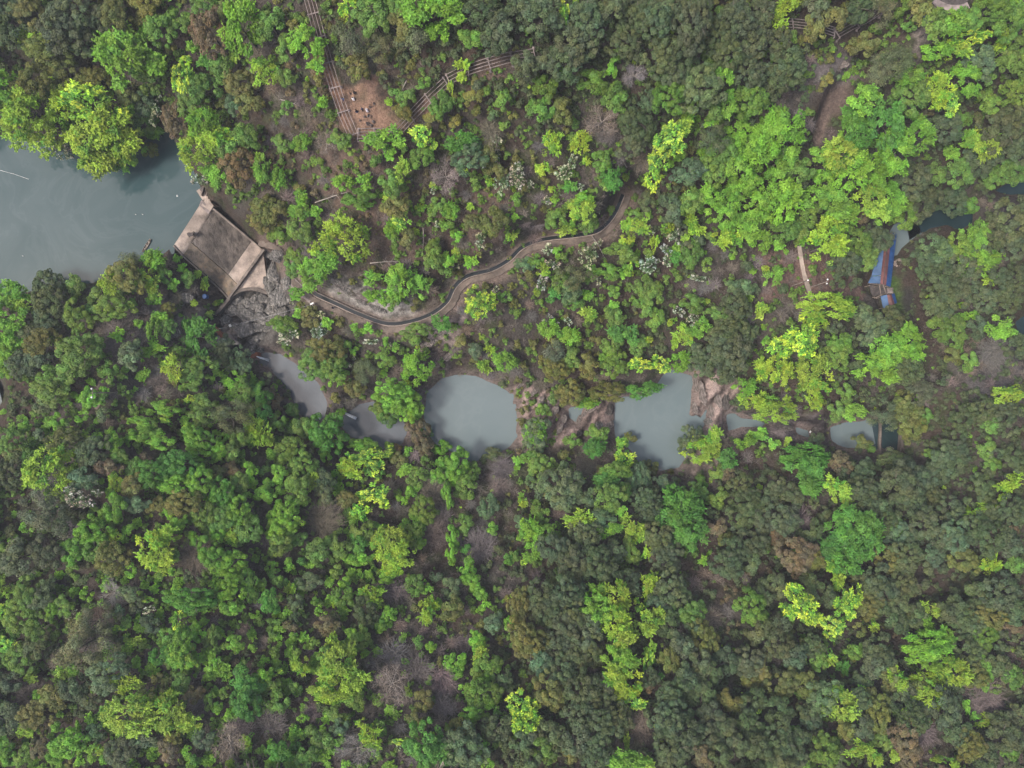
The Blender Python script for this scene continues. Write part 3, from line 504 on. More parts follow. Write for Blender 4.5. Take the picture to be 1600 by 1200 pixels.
"e 30 60 60 70,e 50 190 60,g 130 240 60,g 230 160 50,e 450 310 112,b 440 440 50,g 310 270 70,g 240 270 50,r 130 110 50,r 80 60 50,l 40 310 50 80,l 90 330 50,b 100 430 50,g 210 420 90,g 290 510 80,b 150 570 60,g 260 620 70,l 360 600 60 55,g 260 690 80,b 60 690 60,b 170 820 90 80,b 80 640 50,b 160 900 100 80,g 160 990 80,b 860 70 120 90,b 960 150 85 75,b 990 190 50,g 780 170 60,o 620 30 60,r 1020 300 70 90,g 1060 310 50,r 1050 400 60,y 720 450 110 60,b 680 380 90 50,l 590 540 80 60,y 740 530 60,y 560 470 40,g 840 420 50,o 900 480 50,b 950 420 40,b 1160 400 60 45,b 1240 530 85 100,b 1180 500 60,b 1130 580 60,g 1340 560 60,g 1310 640 70,b 1200 700 35 80,g 1010 580 60,b 970 670 50,b 920 720 50 40,y 740 680 90 60,y 650 790 60,y 810 740 40 50,o 560 720 60,b 980 870 70 50,b 1050 890 40,g 1050 790 80,b 770 890 60 40,g 660 930 70,e 650 1010 70 60,b 650 1090 80 50,l 830 990 110 90,l 900 1070 100,g 970 950 80,l 850 1160 60,b 1030 990 45 50,b 1230 960 45 80,b 1220 1060 40 70,g 1310 880 55,e 1310 1030 40,b 1330 1150 55 70,s 1450 770 55 70,b 1480 910 45,e 1580 1100 40,g 390 1040 80,g 510 1010 70 80,t 400 880 100 110,t 450 800 60,t 1100 960 80 110,t 1400 1030 90 120,t 1080 670 90,b 210 1130 50,e 290 1110 50 35,b 100 1130 45,g 240 960 60,d 410 590 70,d 440 690 60,d 1500 440 80 40,t 1550 560 80,d 1420 480 35,r 880 400 40,g 820 200 60,t 1150 830 60,t 1530 660 60",
"s 150 310 90,b 150 300 75 70,g 530 310 60,e 500 400 60,e 550 380 50,b 680 360 40,y 700 380 45 35,y 700 470 55 65,o 730 330 50 35,g 640 540 90 60,s 800 570 60 90,o 860 520 50,e 590 600 80 50,s 950 620 70 50,s 300 640 130 125,s 110 600 50 40,s 320 710 80,d 470 710 70,g 180 520 80,g 130 480 60,b 40 490 45 40,l 1190 410 100 70,l 1250 350 60 80,d 1110 350 75 90,e 1350 480 60,b 1450 360 60 45,b 1560 310 55 40,b 1500 330 40,g 370 350 50,b 1450 20 60,l 1500 110 70 75,l 1570 110 50,b 470 120 80 35,o 360 60 80,o 600 50 110 60,e 820 30 90 55,e 1010 720 90 80,e 1070 800 110,e 1120 920 100 100,e 1030 960 70 50,e 980 860 70,g 600 720 100 90,g 680 660 60,s 740 620 40 70,b 680 800 50,l 730 880 60,s 570 840 85 55,b 600 900 70 50,l 420 840 80 60,l 80 720 50,g 180 810 60,b 110 910 70 80,b 130 1030 70 55,s 60 860 50,g 240 930 60,l 810 930 50,l 790 880 40,l 760 970 40,g 730 1030 45 80,l 840 1040 40 60,d 280 1050 110 100,d 380 1110 110,d 550 1130 110,d 620 1060 80,d 460 950 90,d 920 970 90,d 970 1090 90,s 830 730 80,d 870 790 80,g 1150 700 80,g 1180 620 50,g 1290 710 55 60,r 1270 900 60,o 1340 970 50,d 1450 820 90,d 1500 1000 90,d 1400 1040 80,d 1550 880 80,d 1480 740 90,r 1350 550 50,g 1280 560 50,b 1190 1100 30,d 1350 1130 90,g 1580 1040 40,s 1500 1120 60,l 1530 640 28,d 1430 640 80,d 1550 720 70,g 20 1080 40,y 80 1110 30,t 300 820 60,t 450 550 70,t 480 480 70,t 250 440 50",
"l 60 160 110 70,y 350 30 60 40,l 300 100 60 50,b 510 180 80 55,g 420 170 60,g 480 60 60,b 30 370 40,l 110 350 30,s 300 350 50,o 570 360 60 45,g 640 410 40,e 230 460 120 75,e 220 540 110 100,e 270 640 60 70,e 190 665 40 20,l 420 660 80 70,l 490 730 45 60,e 480 880 110 90,e 600 960 130 100,e 540 1030 80,e 440 980 70,e 660 890 50,e 480 1120 80 70,e 370 1030 70,l 410 1140 50,d 560 560 90,d 600 680 90,r 450 500 70,t 580 720 60,d 780 480 100 60,d 850 530 80,d 820 640 120,d 950 620 100,d 900 720 90,d 1010 700 80,d 1130 480 110,d 1180 430 80,g 1010 430 50 35,l 1090 640 20,d 1050 560 80,s 1280 600 50 35,l 1500 610 80 60,l 1440 700 35 40,d 1330 680 90,g 1360 400 60,g 1400 500 50,g 1380 250 60,d 1540 500 80,l 1490 60 100 55,p 950 60 80,g 980 200 50,o 860 170 100,p 720 180 90,o 900 260 90,d 1250 200 80,d 1350 170 80,d 1500 190 80,l 1340 780 110 35,d 1400 830 80,l 1240 770 30,d 980 880 100,d 1100 960 80,s 1170 950 90,s 1030 1070 60,o 1240 1110 90 75,l 1390 1130 65 50,g 1530 1120 60,d 860 1080 100,s 830 940 80,o 760 1100 80,r 180 1070 110,r 60 960 60,o 250 1090 90,d 90 860 100,p 130 820 60,d 60 680 80,d 150 700 80,d 270 930 70,d 350 820 50,t 240 870 70,d 1150 790 80,d 1300 900 90,r 1480 910 70 45,d 1400 960 110,d 1540 800 90,d 1500 1010 80,d 720 860 80,g 790 900 60,d 680 770 70,d 560 800 60",
"l 30 60 60,g 180 110 110 90,y 30 220 50 60,g 120 250 100,g 240 330 90,y 60 430 60 60,g 120 520 90,d 250 150 80,d 230 440 80,d 300 60 60,b 330 230 55,g 400 190 60,b 540 110 55 45,w 440 220 40,p 540 430 160 140,p 600 300 130 100,T 560 420 130 120,T 700 110 80 70,s 820 110 70 50,l 930 150 50 30,w 930 200 50 30,s 930 270 50,s 760 200 50,g 800 280 50,y 760 320 45 30,l 850 410 60 30,y 1130 300 50 75,e 1180 150 130 70,e 1290 140 70,b 1440 80 80 90,b 1450 200 70 50,g 1560 60 60 100,b 1130 470 80 110,l 1160 480 70 80,b 1240 350 60,g 1320 390 45 80,b 1470 420 60 55,b 1240 500 50,g 1040 380 60,e 1000 500 60,l 1250 540 30 50,b 1340 540 50,s 680 620 130 100,l 780 660 90 60,l 820 870 155 110,l 1060 860 110 105,l 1190 910 80 55,o 910 720 50,o 1040 670 40 60,o 980 640 40,g 1140 660 60,r 1220 740 60,g 1310 770 45 60,g 1400 720 40,e 1530 640 80,e 1540 800 80 100,e 1560 730 80,l 230 640 60 35,l 390 600 45,o 340 740 80,o 230 880 110 100,l 180 950 60 70,d 60 650 80,d 470 700 80,d 560 780 60,t 130 750 90,t 330 540 50,b 440 1040 100 75,b 360 1110 60,b 500 930 35 60,b 30 1060 70,b 60 1130 60,g 150 1130 60,r 250 1080 60,s 900 1010 90 60,d 760 1100 100,r 1060 1100 70 60,o 1080 1040 60,b 1170 1100 50,e 1230 1150 50,s 1270 1020 60,t 1200 820 60,T 1420 1080 130 100,t 1480 980 80,l 1550 1020 45,l 1460 1170 40,s 600 980 60,d 950 300 60,d 60 900 90,l 640 1060 50,l 700 1060 40",
"e 90 150 60 90,b 40 50 50,l 230 80 45 60,b 190 230 50 45,g 120 280 60 25,g 150 30 50,s 240 170 60,s 320 40 80 50,b 370 160 30,g 540 130 60,l 720 130 80 65,b 820 20 60 40,g 760 90 50,b 830 250 50 60,b 790 310 50,d 680 250 90,t 860 130 80,g 1000 60 60,b 1070 80 45,l 1070 200 55 85,b 1140 170 45,o 1010 200 45,o 1230 200 70 80,s 1220 80 60,b 1360 40 70 60,b 1400 110 50,b 1430 180 45,r 210 310 60 35,r 440 310 80 60,r 510 330 50,b 240 380 40 30,l 470 400 45 60,l 520 560 130 100,l 530 680 130 90,l 460 750 75 50,l 340 700 50 35,l 610 470 45,g 440 500 60,b 600 350 50,g 660 390 70,l 290 550 55 60,g 250 500 50,g 120 480 50,y 120 605 55 25,b 50 530 45,b 50 620 60,e 20 700 60,g 100 700 60,g 140 790 70,b 30 830 50,g 240 690 50,b 300 880 40,g 500 860 70 50,l 560 890 40,s 520 940 60,y 290 990 30 40,g 430 1020 80 60,b 520 1020 50,e 150 1090 80 70,e 240 1060 40,g 320 1130 70,t 70 960 100 90,t 340 880 60,T 840 700 120 130,t 860 520 90,t 1010 610 90,t 1170 690 80,l 960 720 30,b 940 530 30,b 1100 440 40,b 1030 490 30,b 1100 560 35,o 1150 540 30 50,b 1240 540 60 70,b 1250 620 45,b 1380 400 60,l 1400 480 60,g 1450 560 80,b 1310 710 35 45,b 1440 630 50,g 1380 730 80,g 1480 740 60,b 1340 860 80 45,s 1480 290 60,b 1580 280 50,d 1550 650 60,y 700 930 45 35,l 650 910 35,l 720 1020 70,y 900 1020 60 30,w 890 1070 25,e 1050 1050 130 110,s 1290 1080 140 120,e 1180 1100 100 90,T 620 1100 120 90,t 1170 850 70,o 1010 900 60,o 1050 780 60,d 1500 950 80 90,b 1430 990 50,b 1420 1060 50,b 1450 1160 50,o 1270 940 60,d 1570 1060 50,b 1450 800 50,t 1290 440 60,l 490 170 25,g 620 760 70,d 300 30 40",
"o 50 180 70 110,o 100 400 125 95,d 200 150 110,d 330 120 110,d 250 240 90,d 400 250 90,d 340 330 90,d 500 320 80,d 500 460 90,d 300 440 90,d 400 520 80,s 180 540 80,d 440 420 80,o 230 720 110 100,d 440 720 110,d 500 800 90,d 560 700 80,d 420 880 100,d 560 950 110,d 650 880 100,d 400 1030 90,d 250 1000 90,d 60 1050 80,d 530 1110 100,d 100 1150 80,b 530 220 90,b 520 110 70 60,l 650 150 80 110,l 640 290 90,l 690 400 85 75,b 680 530 100 80,l 640 620 80,l 710 680 90 90,y 740 790 80 55,l 840 290 80 90,y 790 180 45,l 860 60 80 70,b 860 460 40 60,y 850 530 35 60,e 910 620 35 28,y 70 830 100 90,y 90 930 100 90,g 1100 220 100 80,d 1000 100 110,d 920 200 80,d 960 290 80,o 1200 390 75 110,d 1060 430 80,o 980 520 60 90,d 1170 540 80,d 1080 640 80,d 1220 610 80,d 1340 530 75,d 1000 760 110 90,d 1080 700 80,d 1180 730 80,d 980 900 110,d 1060 980 120,d 1000 1100 110,d 1250 880 80,d 1230 1000 90,d 1330 960 80,d 1380 1060 80,d 1450 820 80,o 1350 780 70,o 1490 640 60,d 1490 550 90,o 1550 570 60 80,g 1500 200 90 110,d 1560 120 70,d 1540 340 80,d 1540 760 70,y 1530 840 35 25,l 720 1040 20 50,b 690 1150 110 60,l 830 1170 50,t 810 990 60 120,r 850 680 50,d 850 640 60,d 350 30 80,d 740 40 80,d 1480 930 80,d 1500 1040 80,d 1300 1130 80,r 1180 1130 70,t 1250 290 70,d 1560 1130 80,o 360 1100 45 70,g 200 1090 80,d 130 1020 80,d 1130 330 60,d 660 760 60,d 180 940 70,d 320 600 90",
"y 210 180 120 105,y 500 160 75 110,l 440 40 40 60,y 400 290 75 70,y 390 370 50 45,d 270 60 80,d 60 60 80,d 380 140 60,o 640 180 80 90,d 700 60 110,d 850 60 90,d 640 80 90,l 660 310 40,p 60 290 90 70,d 60 430 100,d 160 500 80,d 280 440 70,l 390 510 50,g 320 530 60,o 260 440 60,g 540 470 50 60,e 460 570 50 40,o 90 680 90,o 240 680 70,s 350 760 110 90,l 450 800 90 100,s 550 800 80 100,y 560 740 50 60,d 700 480 100,d 650 560 80,d 780 260 80,d 830 200 80,l 1020 200 55 70,d 920 250 70,b 960 300 60,b 1000 430 125 75,b 970 510 100 75,b 1090 380 70,l 1160 600 85 85,b 1100 610 50,d 1200 230 100,d 1290 300 90,o 1390 250 110 80,g 1340 380 90,d 1150 230 80,d 1450 120 120,d 1320 130 80,g 1310 90 60 50,d 1540 220 80,r 1540 320 60 45,d 1260 470 90,o 1290 620 80 90,g 1350 600 50 100,d 1440 560 80,g 1510 610 80 70,g 1420 710 45 30,r 1460 660 45 35,l 780 640 70 70,o 750 640 80,l 960 640 70 50,l 1010 750 90 75,o 940 700 70,o 680 870 80 120,o 650 750 60,d 760 780 70,d 900 900 100,d 960 830 70,d 1100 830 90 120,d 1140 740 70,y 850 860 40 50,b 1240 810 30 55,l 1360 900 80 38,b 1290 870 35 30,t 1400 800 110,d 1480 1000 110,d 1450 900 70,r 850 1020 110 90,r 880 1110 80,g 720 1030 60,l 760 1110 40 60,l 560 1080 90 50,l 650 1130 60 50,g 360 1100 90,g 350 1030 60,d 80 930 80,d 70 830 80,d 60 1060 100,d 60 1160 80,d 260 900 60,d 190 1000 60,d 190 1130 60,d 250 850 60,b 230 1170 40,o 480 960 60,l 500 940 30,d 590 960 80,o 1270 1060 90,d 1180 980 80,l 1070 1140 70 30,l 1160 1160 40,g 1500 1090 60,d 1560 860 60,t 1000 1030 80,d 1350 1130 80,d 860 730 70,d 580 650 60",
]
# ---------------------------------------------------------------- VEGETATION: prototypes
def quads(c, nrm, size, asp, g):
    """leaf cards: centres, normals, sizes -> verts (n*4,3)"""
    n = len(c); nrm = nrm / (np.linalg.norm(nrm, axis=1, keepdims=True) + 1e-9)
    r = g.normal(size=(n, 3)); u = np.cross(nrm, r); u /= np.linalg.norm(u, axis=1, keepdims=True) + 1e-9
    v = np.cross(nrm, u); s = size[:, None] * 0.5
    bend = nrm * s * 0.25
    return np.stack([c - u * s * asp - bend, c - v * s / asp ** .3, c + u * s * asp - bend, c + v * s / asp ** .3], 1)

def dirs_up(n, g, low=-0.25):
    z = g.uniform(low, 1, n); t = g.uniform(0, 2 * np.pi, n); r = np.sqrt(np.maximum(0, 1 - z * z))
    return np.stack([r * np.cos(t), r * np.sin(t), z], 1)

def crown(style, Rr, seed):
    """a crown of leaf cards: returns quads (n,4,3), tint (n,3)"""
    g = np.random.default_rng(seed)
    ph = g.uniform(0, 6.28, 4); am = g.uniform(0.05, 0.2, 4)
    def outline(t): return 1 + am[0] * np.sin(2 * t + ph[0]) + am[1] * np.sin(3 * t + ph[1]) + 0.6 * am[2] * np.sin(5 * t + ph[2])
    dense = dict(cauli=1.0, lobed=0.95, spray=0.8, tuft=0.9, flower=0.8, fuzz=1.0)[style]
    lr0 = dict(cauli=0.62, lobed=0.78, spray=0.7, tuft=0.62, flower=0.6, fuzz=0.75)[style]
    nl = max(7, int((1.15 if style == 'cauli' else 0.85) * (Rr / lr0) ** 2 * 1.5))
    t = g.uniform(0, 2 * np.pi, nl); q = np.sqrt(g.uniform(0, 1, nl)) * max(0.5, 1 - 0.8 * lr0 * (.72 if Rr < 2 else .9) / Rr)
    rad = q * Rr * outline(t); th = Rr * 0.85
    z = th * (1 - q ** 2.2) * g.uniform(0.72, 1.05, nl) + g.normal(0, 0.12, nl) * Rr * 0.5
    lc = np.stack([rad * np.cos(t), rad * np.sin(t), z], 1)
    lr = lr0 * g.uniform(0.65, 1.35, nl) * (0.72 if Rr < 2 else (0.88 + 0.12 * min(Rr, 4.5) / 2.6))
    V = []; T = []
    for i in range(nl):
        lt = g.uniform(0.72, 1.30); hue = np.array([g.uniform(0.86, 1.14), 1.0, g.uniform(0.82, 1.15)])
        if g.random() < {'tuft': .33, 'spray': .14}.get(style, -1): hue[0] *= .66; lt *= .8
        if style in ('cauli', 'fuzz', 'lobed', 'flower', 'tuft', 'spray'):
            ln = {'cauli': 84, 'fuzz': 70, 'lobed': 58, 'flower': 44, 'tuft': 44, 'spray': 40}[style]
            ln = int(ln * (lr[i] / 0.62) ** 1.6 * dense)
            d = dirs_up(ln, g); rr = lr[i] * g.uniform(0.55, 1.0, ln) ** 0.5
            if style == 'fuzz': rr = lr[i] * g.uniform(0.3, 1.35, ln)
            c = lc[i] + d * rr[:, None] * np.array([1, 1, 0.8])
            nn = d * 1.1 + np.array([0, 0, 0.35]) + g.normal(0, 0.38, (ln, 3))
            sz = {'cauli': 0.25, 'fuzz': 0.18, 'lobed': 0.29, 'flower': 0.25, 'tuft': 0.26, 'spray': 0.26}[style] * g.uniform(0.7, 1.35, ln)
            V.append(quads(c, nn, sz, {'fuzz': 1.8}.get(style, 1.15), g))
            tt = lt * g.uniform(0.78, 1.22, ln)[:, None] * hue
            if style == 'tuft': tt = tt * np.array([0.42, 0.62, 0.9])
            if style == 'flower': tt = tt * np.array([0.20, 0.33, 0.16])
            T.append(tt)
        if style in ('lobed', 'spray', 'tuft', 'flower'):
            nf = {'lobed': 6, 'spray': 9, 'tuft': 7, 'flower': 3}[style]
            per = {'lobed': 9, 'spray': 10, 'tuft': 8, 'flower': 8}[style]
            out = lc[i] * np.array([1, 1, 0]); out = out / (np.linalg.norm(out) + 0.4)
            if style in ('tuft', 'spray') and g.random() < 0.3: continue
            for f in range(nf):
                dd = g.normal(0, 0.75, 3); dd[2] = abs(dd[2]) * 0.55 + 0.1; dd = dd + out * 0.75; dd /= np.linalg.norm(dd)
                L = lr[i] * {'lobed': 1.45, 'spray': 1.65, 'tuft': 1.45, 'flower': 1.2}[style] * g.uniform(0.7, 1.2)
                s = np.linspace(0.45, 1, per); c = lc[i] + dd * (s * L)[:, None] + g.normal(0, 1, (per, 3)) * (0.20 * (1.15 - s))[:, None]
                c[:, 2] -= (s ** 2) * 0.18 * L
                nn = np.array([0, 0, 1.0]) + g.normal(0, 0.45, (per, 3))
                base = {'lobed': 0.30, 'spray': 0.29, 'tuft': 0.26, 'flower': 0.30}[style]
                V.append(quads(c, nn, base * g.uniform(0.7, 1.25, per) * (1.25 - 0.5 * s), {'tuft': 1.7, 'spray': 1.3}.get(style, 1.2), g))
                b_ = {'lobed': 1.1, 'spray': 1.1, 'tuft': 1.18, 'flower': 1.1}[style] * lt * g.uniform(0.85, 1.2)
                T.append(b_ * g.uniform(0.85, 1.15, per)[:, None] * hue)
    V = np.concatenate(V); T = np.concatenate(T)
    return V, T

def twig_crown(Rr, seed, n=420, tree=False):
    """bare brush: thin strips fanning out from a few stems"""
    g = np.random.default_rng(seed); V = []; T = []
    ns = max(3, int(Rr * 2.2)); base = np.stack([g.normal(0, Rr * 0.3, ns), g.normal(0, Rr * 0.3, ns), np.zeros(ns)], 1)
    n = int(n * (Rr / 2.6) ** 1.6)
    for i in range(n):
        b0 = base[g.integers(ns)]; d = dirs_up(1, g, 0.12)[0]; d[:2] *= 1.2; L = Rr * g.uniform(0.55, 1.08)
        p0 = b0 + d * L * g.uniform(0.05, 0.35); p1 = b0 * 0.5 + d * L * np.array([1, 1, 0.85]) + g.normal(0, 0.14, 3) * Rr * 0.5
        for s in range(3):
            side = np.cross(p1 - p0, g.normal(size=3)); side /= np.linalg.norm(side) + 1e-9; w = 0.035 if s == 0 else 0.02
            V.append(np.stack([p0 - side * w, p0 + side * w, p1 + side * w * 0.4, p1 - side * w * 0.4])[None])
            T.append((g.uniform(0.65, 1.35) * np.array([1.0, g.uniform(0.94, 1.02), g.uniform(0.88, 1.05)]))[None])
            p0 = p0 + (p1 - p0) * g.uniform(0.35, 0.8); p1 = p1 + g.normal(0, 0.22, 3) * Rr * 0.45
    return np.concatenate(V), np.concatenate(T)

def quad_mesh(name, V, T, mat):
    return np_mesh(name, V.reshape(-1, 3), np.arange(len(V) * 4), mat, tint=T)

def trunk_mesh(name, h, Rr, seed, mat, limbs=6, fork=0.45, thick=1.0):
    g = random.Random(seed); mb = MB(); r0 = (0.05 + 0.035 * Rr) * thick; pts = []
    lx, ly = g.uniform(-.2, .2), g.uniform(-.2, .2)
    for i in range(5): t = i / 4; pts.append((lx * t * Rr * .5 + g.uniform(-.05, .05), ly * t * Rr * .5, -0.5 + t * (h * 0.85 + 0.5)))
    mb.tube(pts, [r0 * 1.35, r0, r0 * .8, r0 * .6, r0 * .3], 7)
    for i in range(limbs):
        a = 6.283 * i / limbs + g.uniform(-.4, .4); s = fork + (0.85 - fork) * i / limbs; k = s * 4
        q = pts[min(int(k), 3)]; q2 = pts[min(int(k) + 1, 4)]; f = k - int(k); p = [q[j] * (1 - f) + q2[j] * f for j in range(3)]
        L = Rr * g.uniform(.55, .85)
        e = (p[0] + math.cos(a) * L, p[1] + math.sin(a) * L, min(p[2] + L * g.uniform(.35, .7), h * .95))
        m = (p[0] + math.cos(a + .2) * L * .5, p[1] + math.sin(a + .2) * L * .5, p[2] * .45 + e[2] * .55)
        mb.tube([p, m, e], [r0 * .45, r0 * .3, r0 * .1], 5)
    return mb.mesh(name, mat, True)

def bare_tree_meshes(Rr, h, seed):
    """tapered trunk with limbs, and a twig crown grown from the limb ends"""
    g = np.random.default_rng(seed); mb = MB(); tips = []
    mb.tube([(0, 0, -.5), (g.normal(0, .1), g.normal(0, .1), h * .3), (g.normal(0, .2), g.normal(0, .2), h * .55)], [.2, .16, .12], 7)
    top = np.array([0, 0, h * .5])
    for i in range(11):
        a = 6.283 * i / 11 + g.normal(0, .25); L = Rr * g.uniform(.7, 1.0); st = np.array([0, 0, h * g.uniform(.28, .52)])
        pts = [st]; d = np.array([math.cos(a), math.sin(a), g.uniform(.25, .6)])
        for k in range(4):
            d = d + g.normal(0, .16, 3); d /= np.linalg.norm(d); pts.append(pts[-1] + d * L / 4)
        mb.tube(pts, [.10, .075, .055, .038, .02], 5); tips += pts[1:]
        for k in (1, 2, 3):
            for sgn in (-1, 1):
                e = np.cross(d, (0, 0, 1)) * sgn * .8 + d + g.normal(0, .25, 3); e /= np.linalg.norm(e)
                p1 = pts[k] + e * L * .22; p2 = p1 + (e + g.normal(0, .3, 3)) * L * .16
                mb.tube([pts[k], p1, p2], [.045, .03, .014], 4); tips += [p1, p2]
    V = []; T = []
    for p in tips:
        for k in range(9):
            d = g.normal(0, .7, 3) + p / (np.linalg.norm(p) + .1) * .6; d[2] = abs(d[2]) * .6; d /= np.linalg.norm(d)
            q = p + d * Rr * g.uniform(.12, .3); side = np.cross(d, g.normal(size=3)); side /= np.linalg.norm(side)
            V.append(np.stack([p - side * .018, p + side * .018, q + side * .01, q - side * .01])[None]); T.append(g.uniform(.7, 1.3) * np.ones((1, 3)))
    return mb.mesh("bare_trunk", M_PALEBARK, True), quad_mesh("bare_twigs", np.concatenate(V), np.concatenate(T), M_TWIG)

SIZES = {'L': (4.2, 7.6), 'M': (2.6, 5.0), 'S': (1.45, 2.7)}     # crown radius, height
NVAR = {'L': 4, 'M': 4, 'S': 4}
PROTO = {}
def proto(style, size):
    key = (style, size)
    if key not in PROTO:
        Rr, h = SIZES[size]; L = []
        for v in range(NVAR[size]):
            sd = 1000 + 97 * v + sum(map(ord, style)) * 13 + ord(size)
            if style == 'bare': tm, cm = bare_tree_meshes(Rr, h * 0.85, sd)
            elif style == 'twig':
                V, T = twig_crown(Rr, sd); cm = quad_mesh("brush", V + np.array([0, 0, h * .12]), T, M_TWIG); tm = trunk_mesh("stems", h * .5, Rr, sd, M_BARK, 5, .2, .6)
            else:
                V, T = crown(style, Rr, sd); cm = quad_mesh("crown", V + np.array([0, 0, h - Rr * .95]), T, M_LEAF); tm = trunk_mesh("trunk", h, Rr, sd, M_BARK)
            L.append((tm, cm))
        PROTO[key] = L
    return PROTO[key]

# colours of the leaves (linear reflectance)
PAL = {'d': (0.073, 0.100, 0.043), 's': (0.092, 0.142, 0.064), 'o': (0.122, 0.134, 0.036), 'r': (0.125, 0.104, 0.055),
       'g': (0.106, 0.190, 0.034), 'b': (0.135, 0.280, 0.032), 'e': (0.074, 0.195, 0.032), 'l': (0.212, 0.315, 0.034),
       'y': (0.34, 0.46, 0.05), 'w': (0.33, 0.33, 0.24), 't': (0.140, 0.121, 0.103), 'T': (0.20, 0.17, 0.15), 'p': (0.108, 0.130, 0.066)}
STYLE = {'d': 'cauli', 's': 'cauli', 'o': 'cauli', 'r': 'cauli', 'g': 'cauli', 'b': 'lobed', 'e': 'lobed', 'l': 'spray',
         'y': 'tuft', 'w': 'flower', 't': 'twig', 'T': 'bare', 'p': 'fuzz'}
KIND = {'d': ('evergreen_tree', 'evergreen tree'), 's': ('sage_green_tree', 'tree'), 'o': ('olive_green_tree', 'tree'),
        'r': ('russet_tree', 'tree'), 'g': ('broadleaf_tree', 'tree'), 'b': ('spring_green_tree', 'tree'), 'e': ('emerald_tree', 'tree'),
        'l': ('lime_green_tree', 'tree'), 'y': ('yellow_green_tree', 'tree'), 'w': ('flowering_shrub', 'flowering shrub'),
        't': ('bare_brush', 'bare shrub'), 'T': ('bare_tree', 'bare tree'), 'p': ('feathery_tree', 'tree')}
WORDS = {'d': 'dark grey-green', 's': 'pale sage green', 'o': 'olive green', 'r': 'russet brown', 'g': 'mid green', 'b': 'bright spring green',
         'e': 'emerald green', 'l': 'lime green', 'y': 'yellow-tipped', 'w': 'cream flowering', 't': 'bare grey-brown', 'T': 'leafless spreading', 'p': 'feathery grey-green'}
GRP = {'d': 'dark evergreens of the gorge forest', 's': 'sage green trees of the forest', 'o': 'olive green trees of the forest', 'r': 'russet trees of the forest',
       'g': 'mid green broadleaf trees of the forest', 'b': 'trees in bright spring leaf', 'e': 'emerald green trees of the forest', 'l': 'lime green trees in new leaf',
       'y': 'yellow-tipped trees in new leaf', 'w': 'cream flowering shrubs', 't': 'bare grey-brown shrubs', 'T': 'leafless trees of the forest', 'p': 'feathery trees of the forest'}

TREES = []      # code, px, py, rx, ry
for i, row in enumerate(TILES):
    ox, oy = (i % 4) * 400, (i // 4) * 300
    for e in row.split(','):
        a = e.split(); c = a[0]; x, y, rx = float(a[1]), float(a[2]), float(a[3]); ry = float(a[4]) if len(a) > 4 else rx
        TREES.append((c, ox + x / 4, oy + y / 4, rx / 4, ry / 4))

# landmarks used to say which tree is meant (name, photo x, photo y)
MARKS = [("the upper left corner", 0, 0), ("the upper right corner", 1600, 0), ("the lower left corner", 0, 1200), ("the lower right corner", 1600, 1200),
 ("the broad lake", 150, 330), ("the concrete dam", 340, 385), ("the lake boat", 230, 384), ("the hilltop clearing", 575, 165), ("the beam trestle corner", 560, 212),
 ("the trestle's upper end", 485, 5), ("the round pool", 735, 650), ("the square pool", 1020, 650), ("the pool waterfall", 540, 647), ("the gorge boulders", 400, 490),
 ("the canal bend", 610, 512), ("the path's upper end", 978, 308), ("the path's middle", 740, 433), ("the blue-roofed hall", 1388, 410), ("the small blue roof", 1390, 472),
 ("the round lime tree", 539, 373), ("the path's yellow tree", 750, 470), ("the bright trees' gap", 1275, 200), ("the last stream pool", 1335, 678), ("the river bend", 1500, 340),
 ("the trail end", 1262, 430), ("the large emerald tree", 1070, 805), ("the spreading emerald tree", 1335, 835), ("the sage tree", 872, 760), ("the tall lime tree", 530, 1050),
 ("the long lime crown", 970, 1010), ("the bottom's yellow tree", 818, 1120), ("the soft green tree", 690, 1170), ("the speckled lime trees", 240, 1115),
 ("the feathery bare tree", 140, 1000), ("the leafless hill tree", 610, 1075), ("the yellow fronded pair", 1300, 935), ("the lone green tree", 1450, 1010), ("the rocky promontory", 240, 510),
 ("the lakeside yellow tree", 140, 170), ("the bright lakeside tree", 200, 97), ("the left edge", 0, 800), ("the right edge", 1600, 640), ("the bottom edge", 1160, 1200),
 ("the top edge", 850, 0), ("the big domed evergreen", 1080, 60), ("the curved white wall", 1480, 10), ("the reddish slope", 545, 280), ("the brown gully", 720, 880),
 ("the yellow-green knoll", 300, 780), ("the green weir", 1375, 680), ("the olive tree", 825, 1000), ("the leafy ridge", 370, 850), ("the dark hollow", 500, 760), ("the emerald stream tree", 1255, 735)]
DIRN = ["right of", "upper right of", "above", "upper left of", "left of", "lower left of", "below", "lower right of"]
USED = {}
def where(px, py):
    d = sorted(((math.hypot(px - m[1], py - m[2]), m) for m in MARKS), key=lambda t: t[0])[0]
    a = math.atan2(d[1][2] - py, px - d[1][1]); k = int(round(a / (math.pi / 4))) % 8
    q = "at" if d[0] < 16 else ("close " + DIRN[k] if d[0] < 42 else ("just " + DIRN[k] if d[0] < 75 else ("a bit " + DIRN[k] if d[0] < 115 else "well " + DIRN[k])))
    return q + " " + d[1][0]
def size_word(c, r):
    if c in 'wt' or r < 11: return "tiny" if r < 9 else ("small" if r < 14 else ("sizeable" if r < 21 else "large"))
    return "small" if r < 15 else ("mid-sized" if r < 20 else ("large" if r < 26 else "very large"))
ORD = ["upper", "lower"]; ORD3 = ["uppermost", "middle", "lowermost"]
NTH = ["first", "second", "third", "fourth", "fifth", "sixth", "seventh", "eighth", "ninth"]
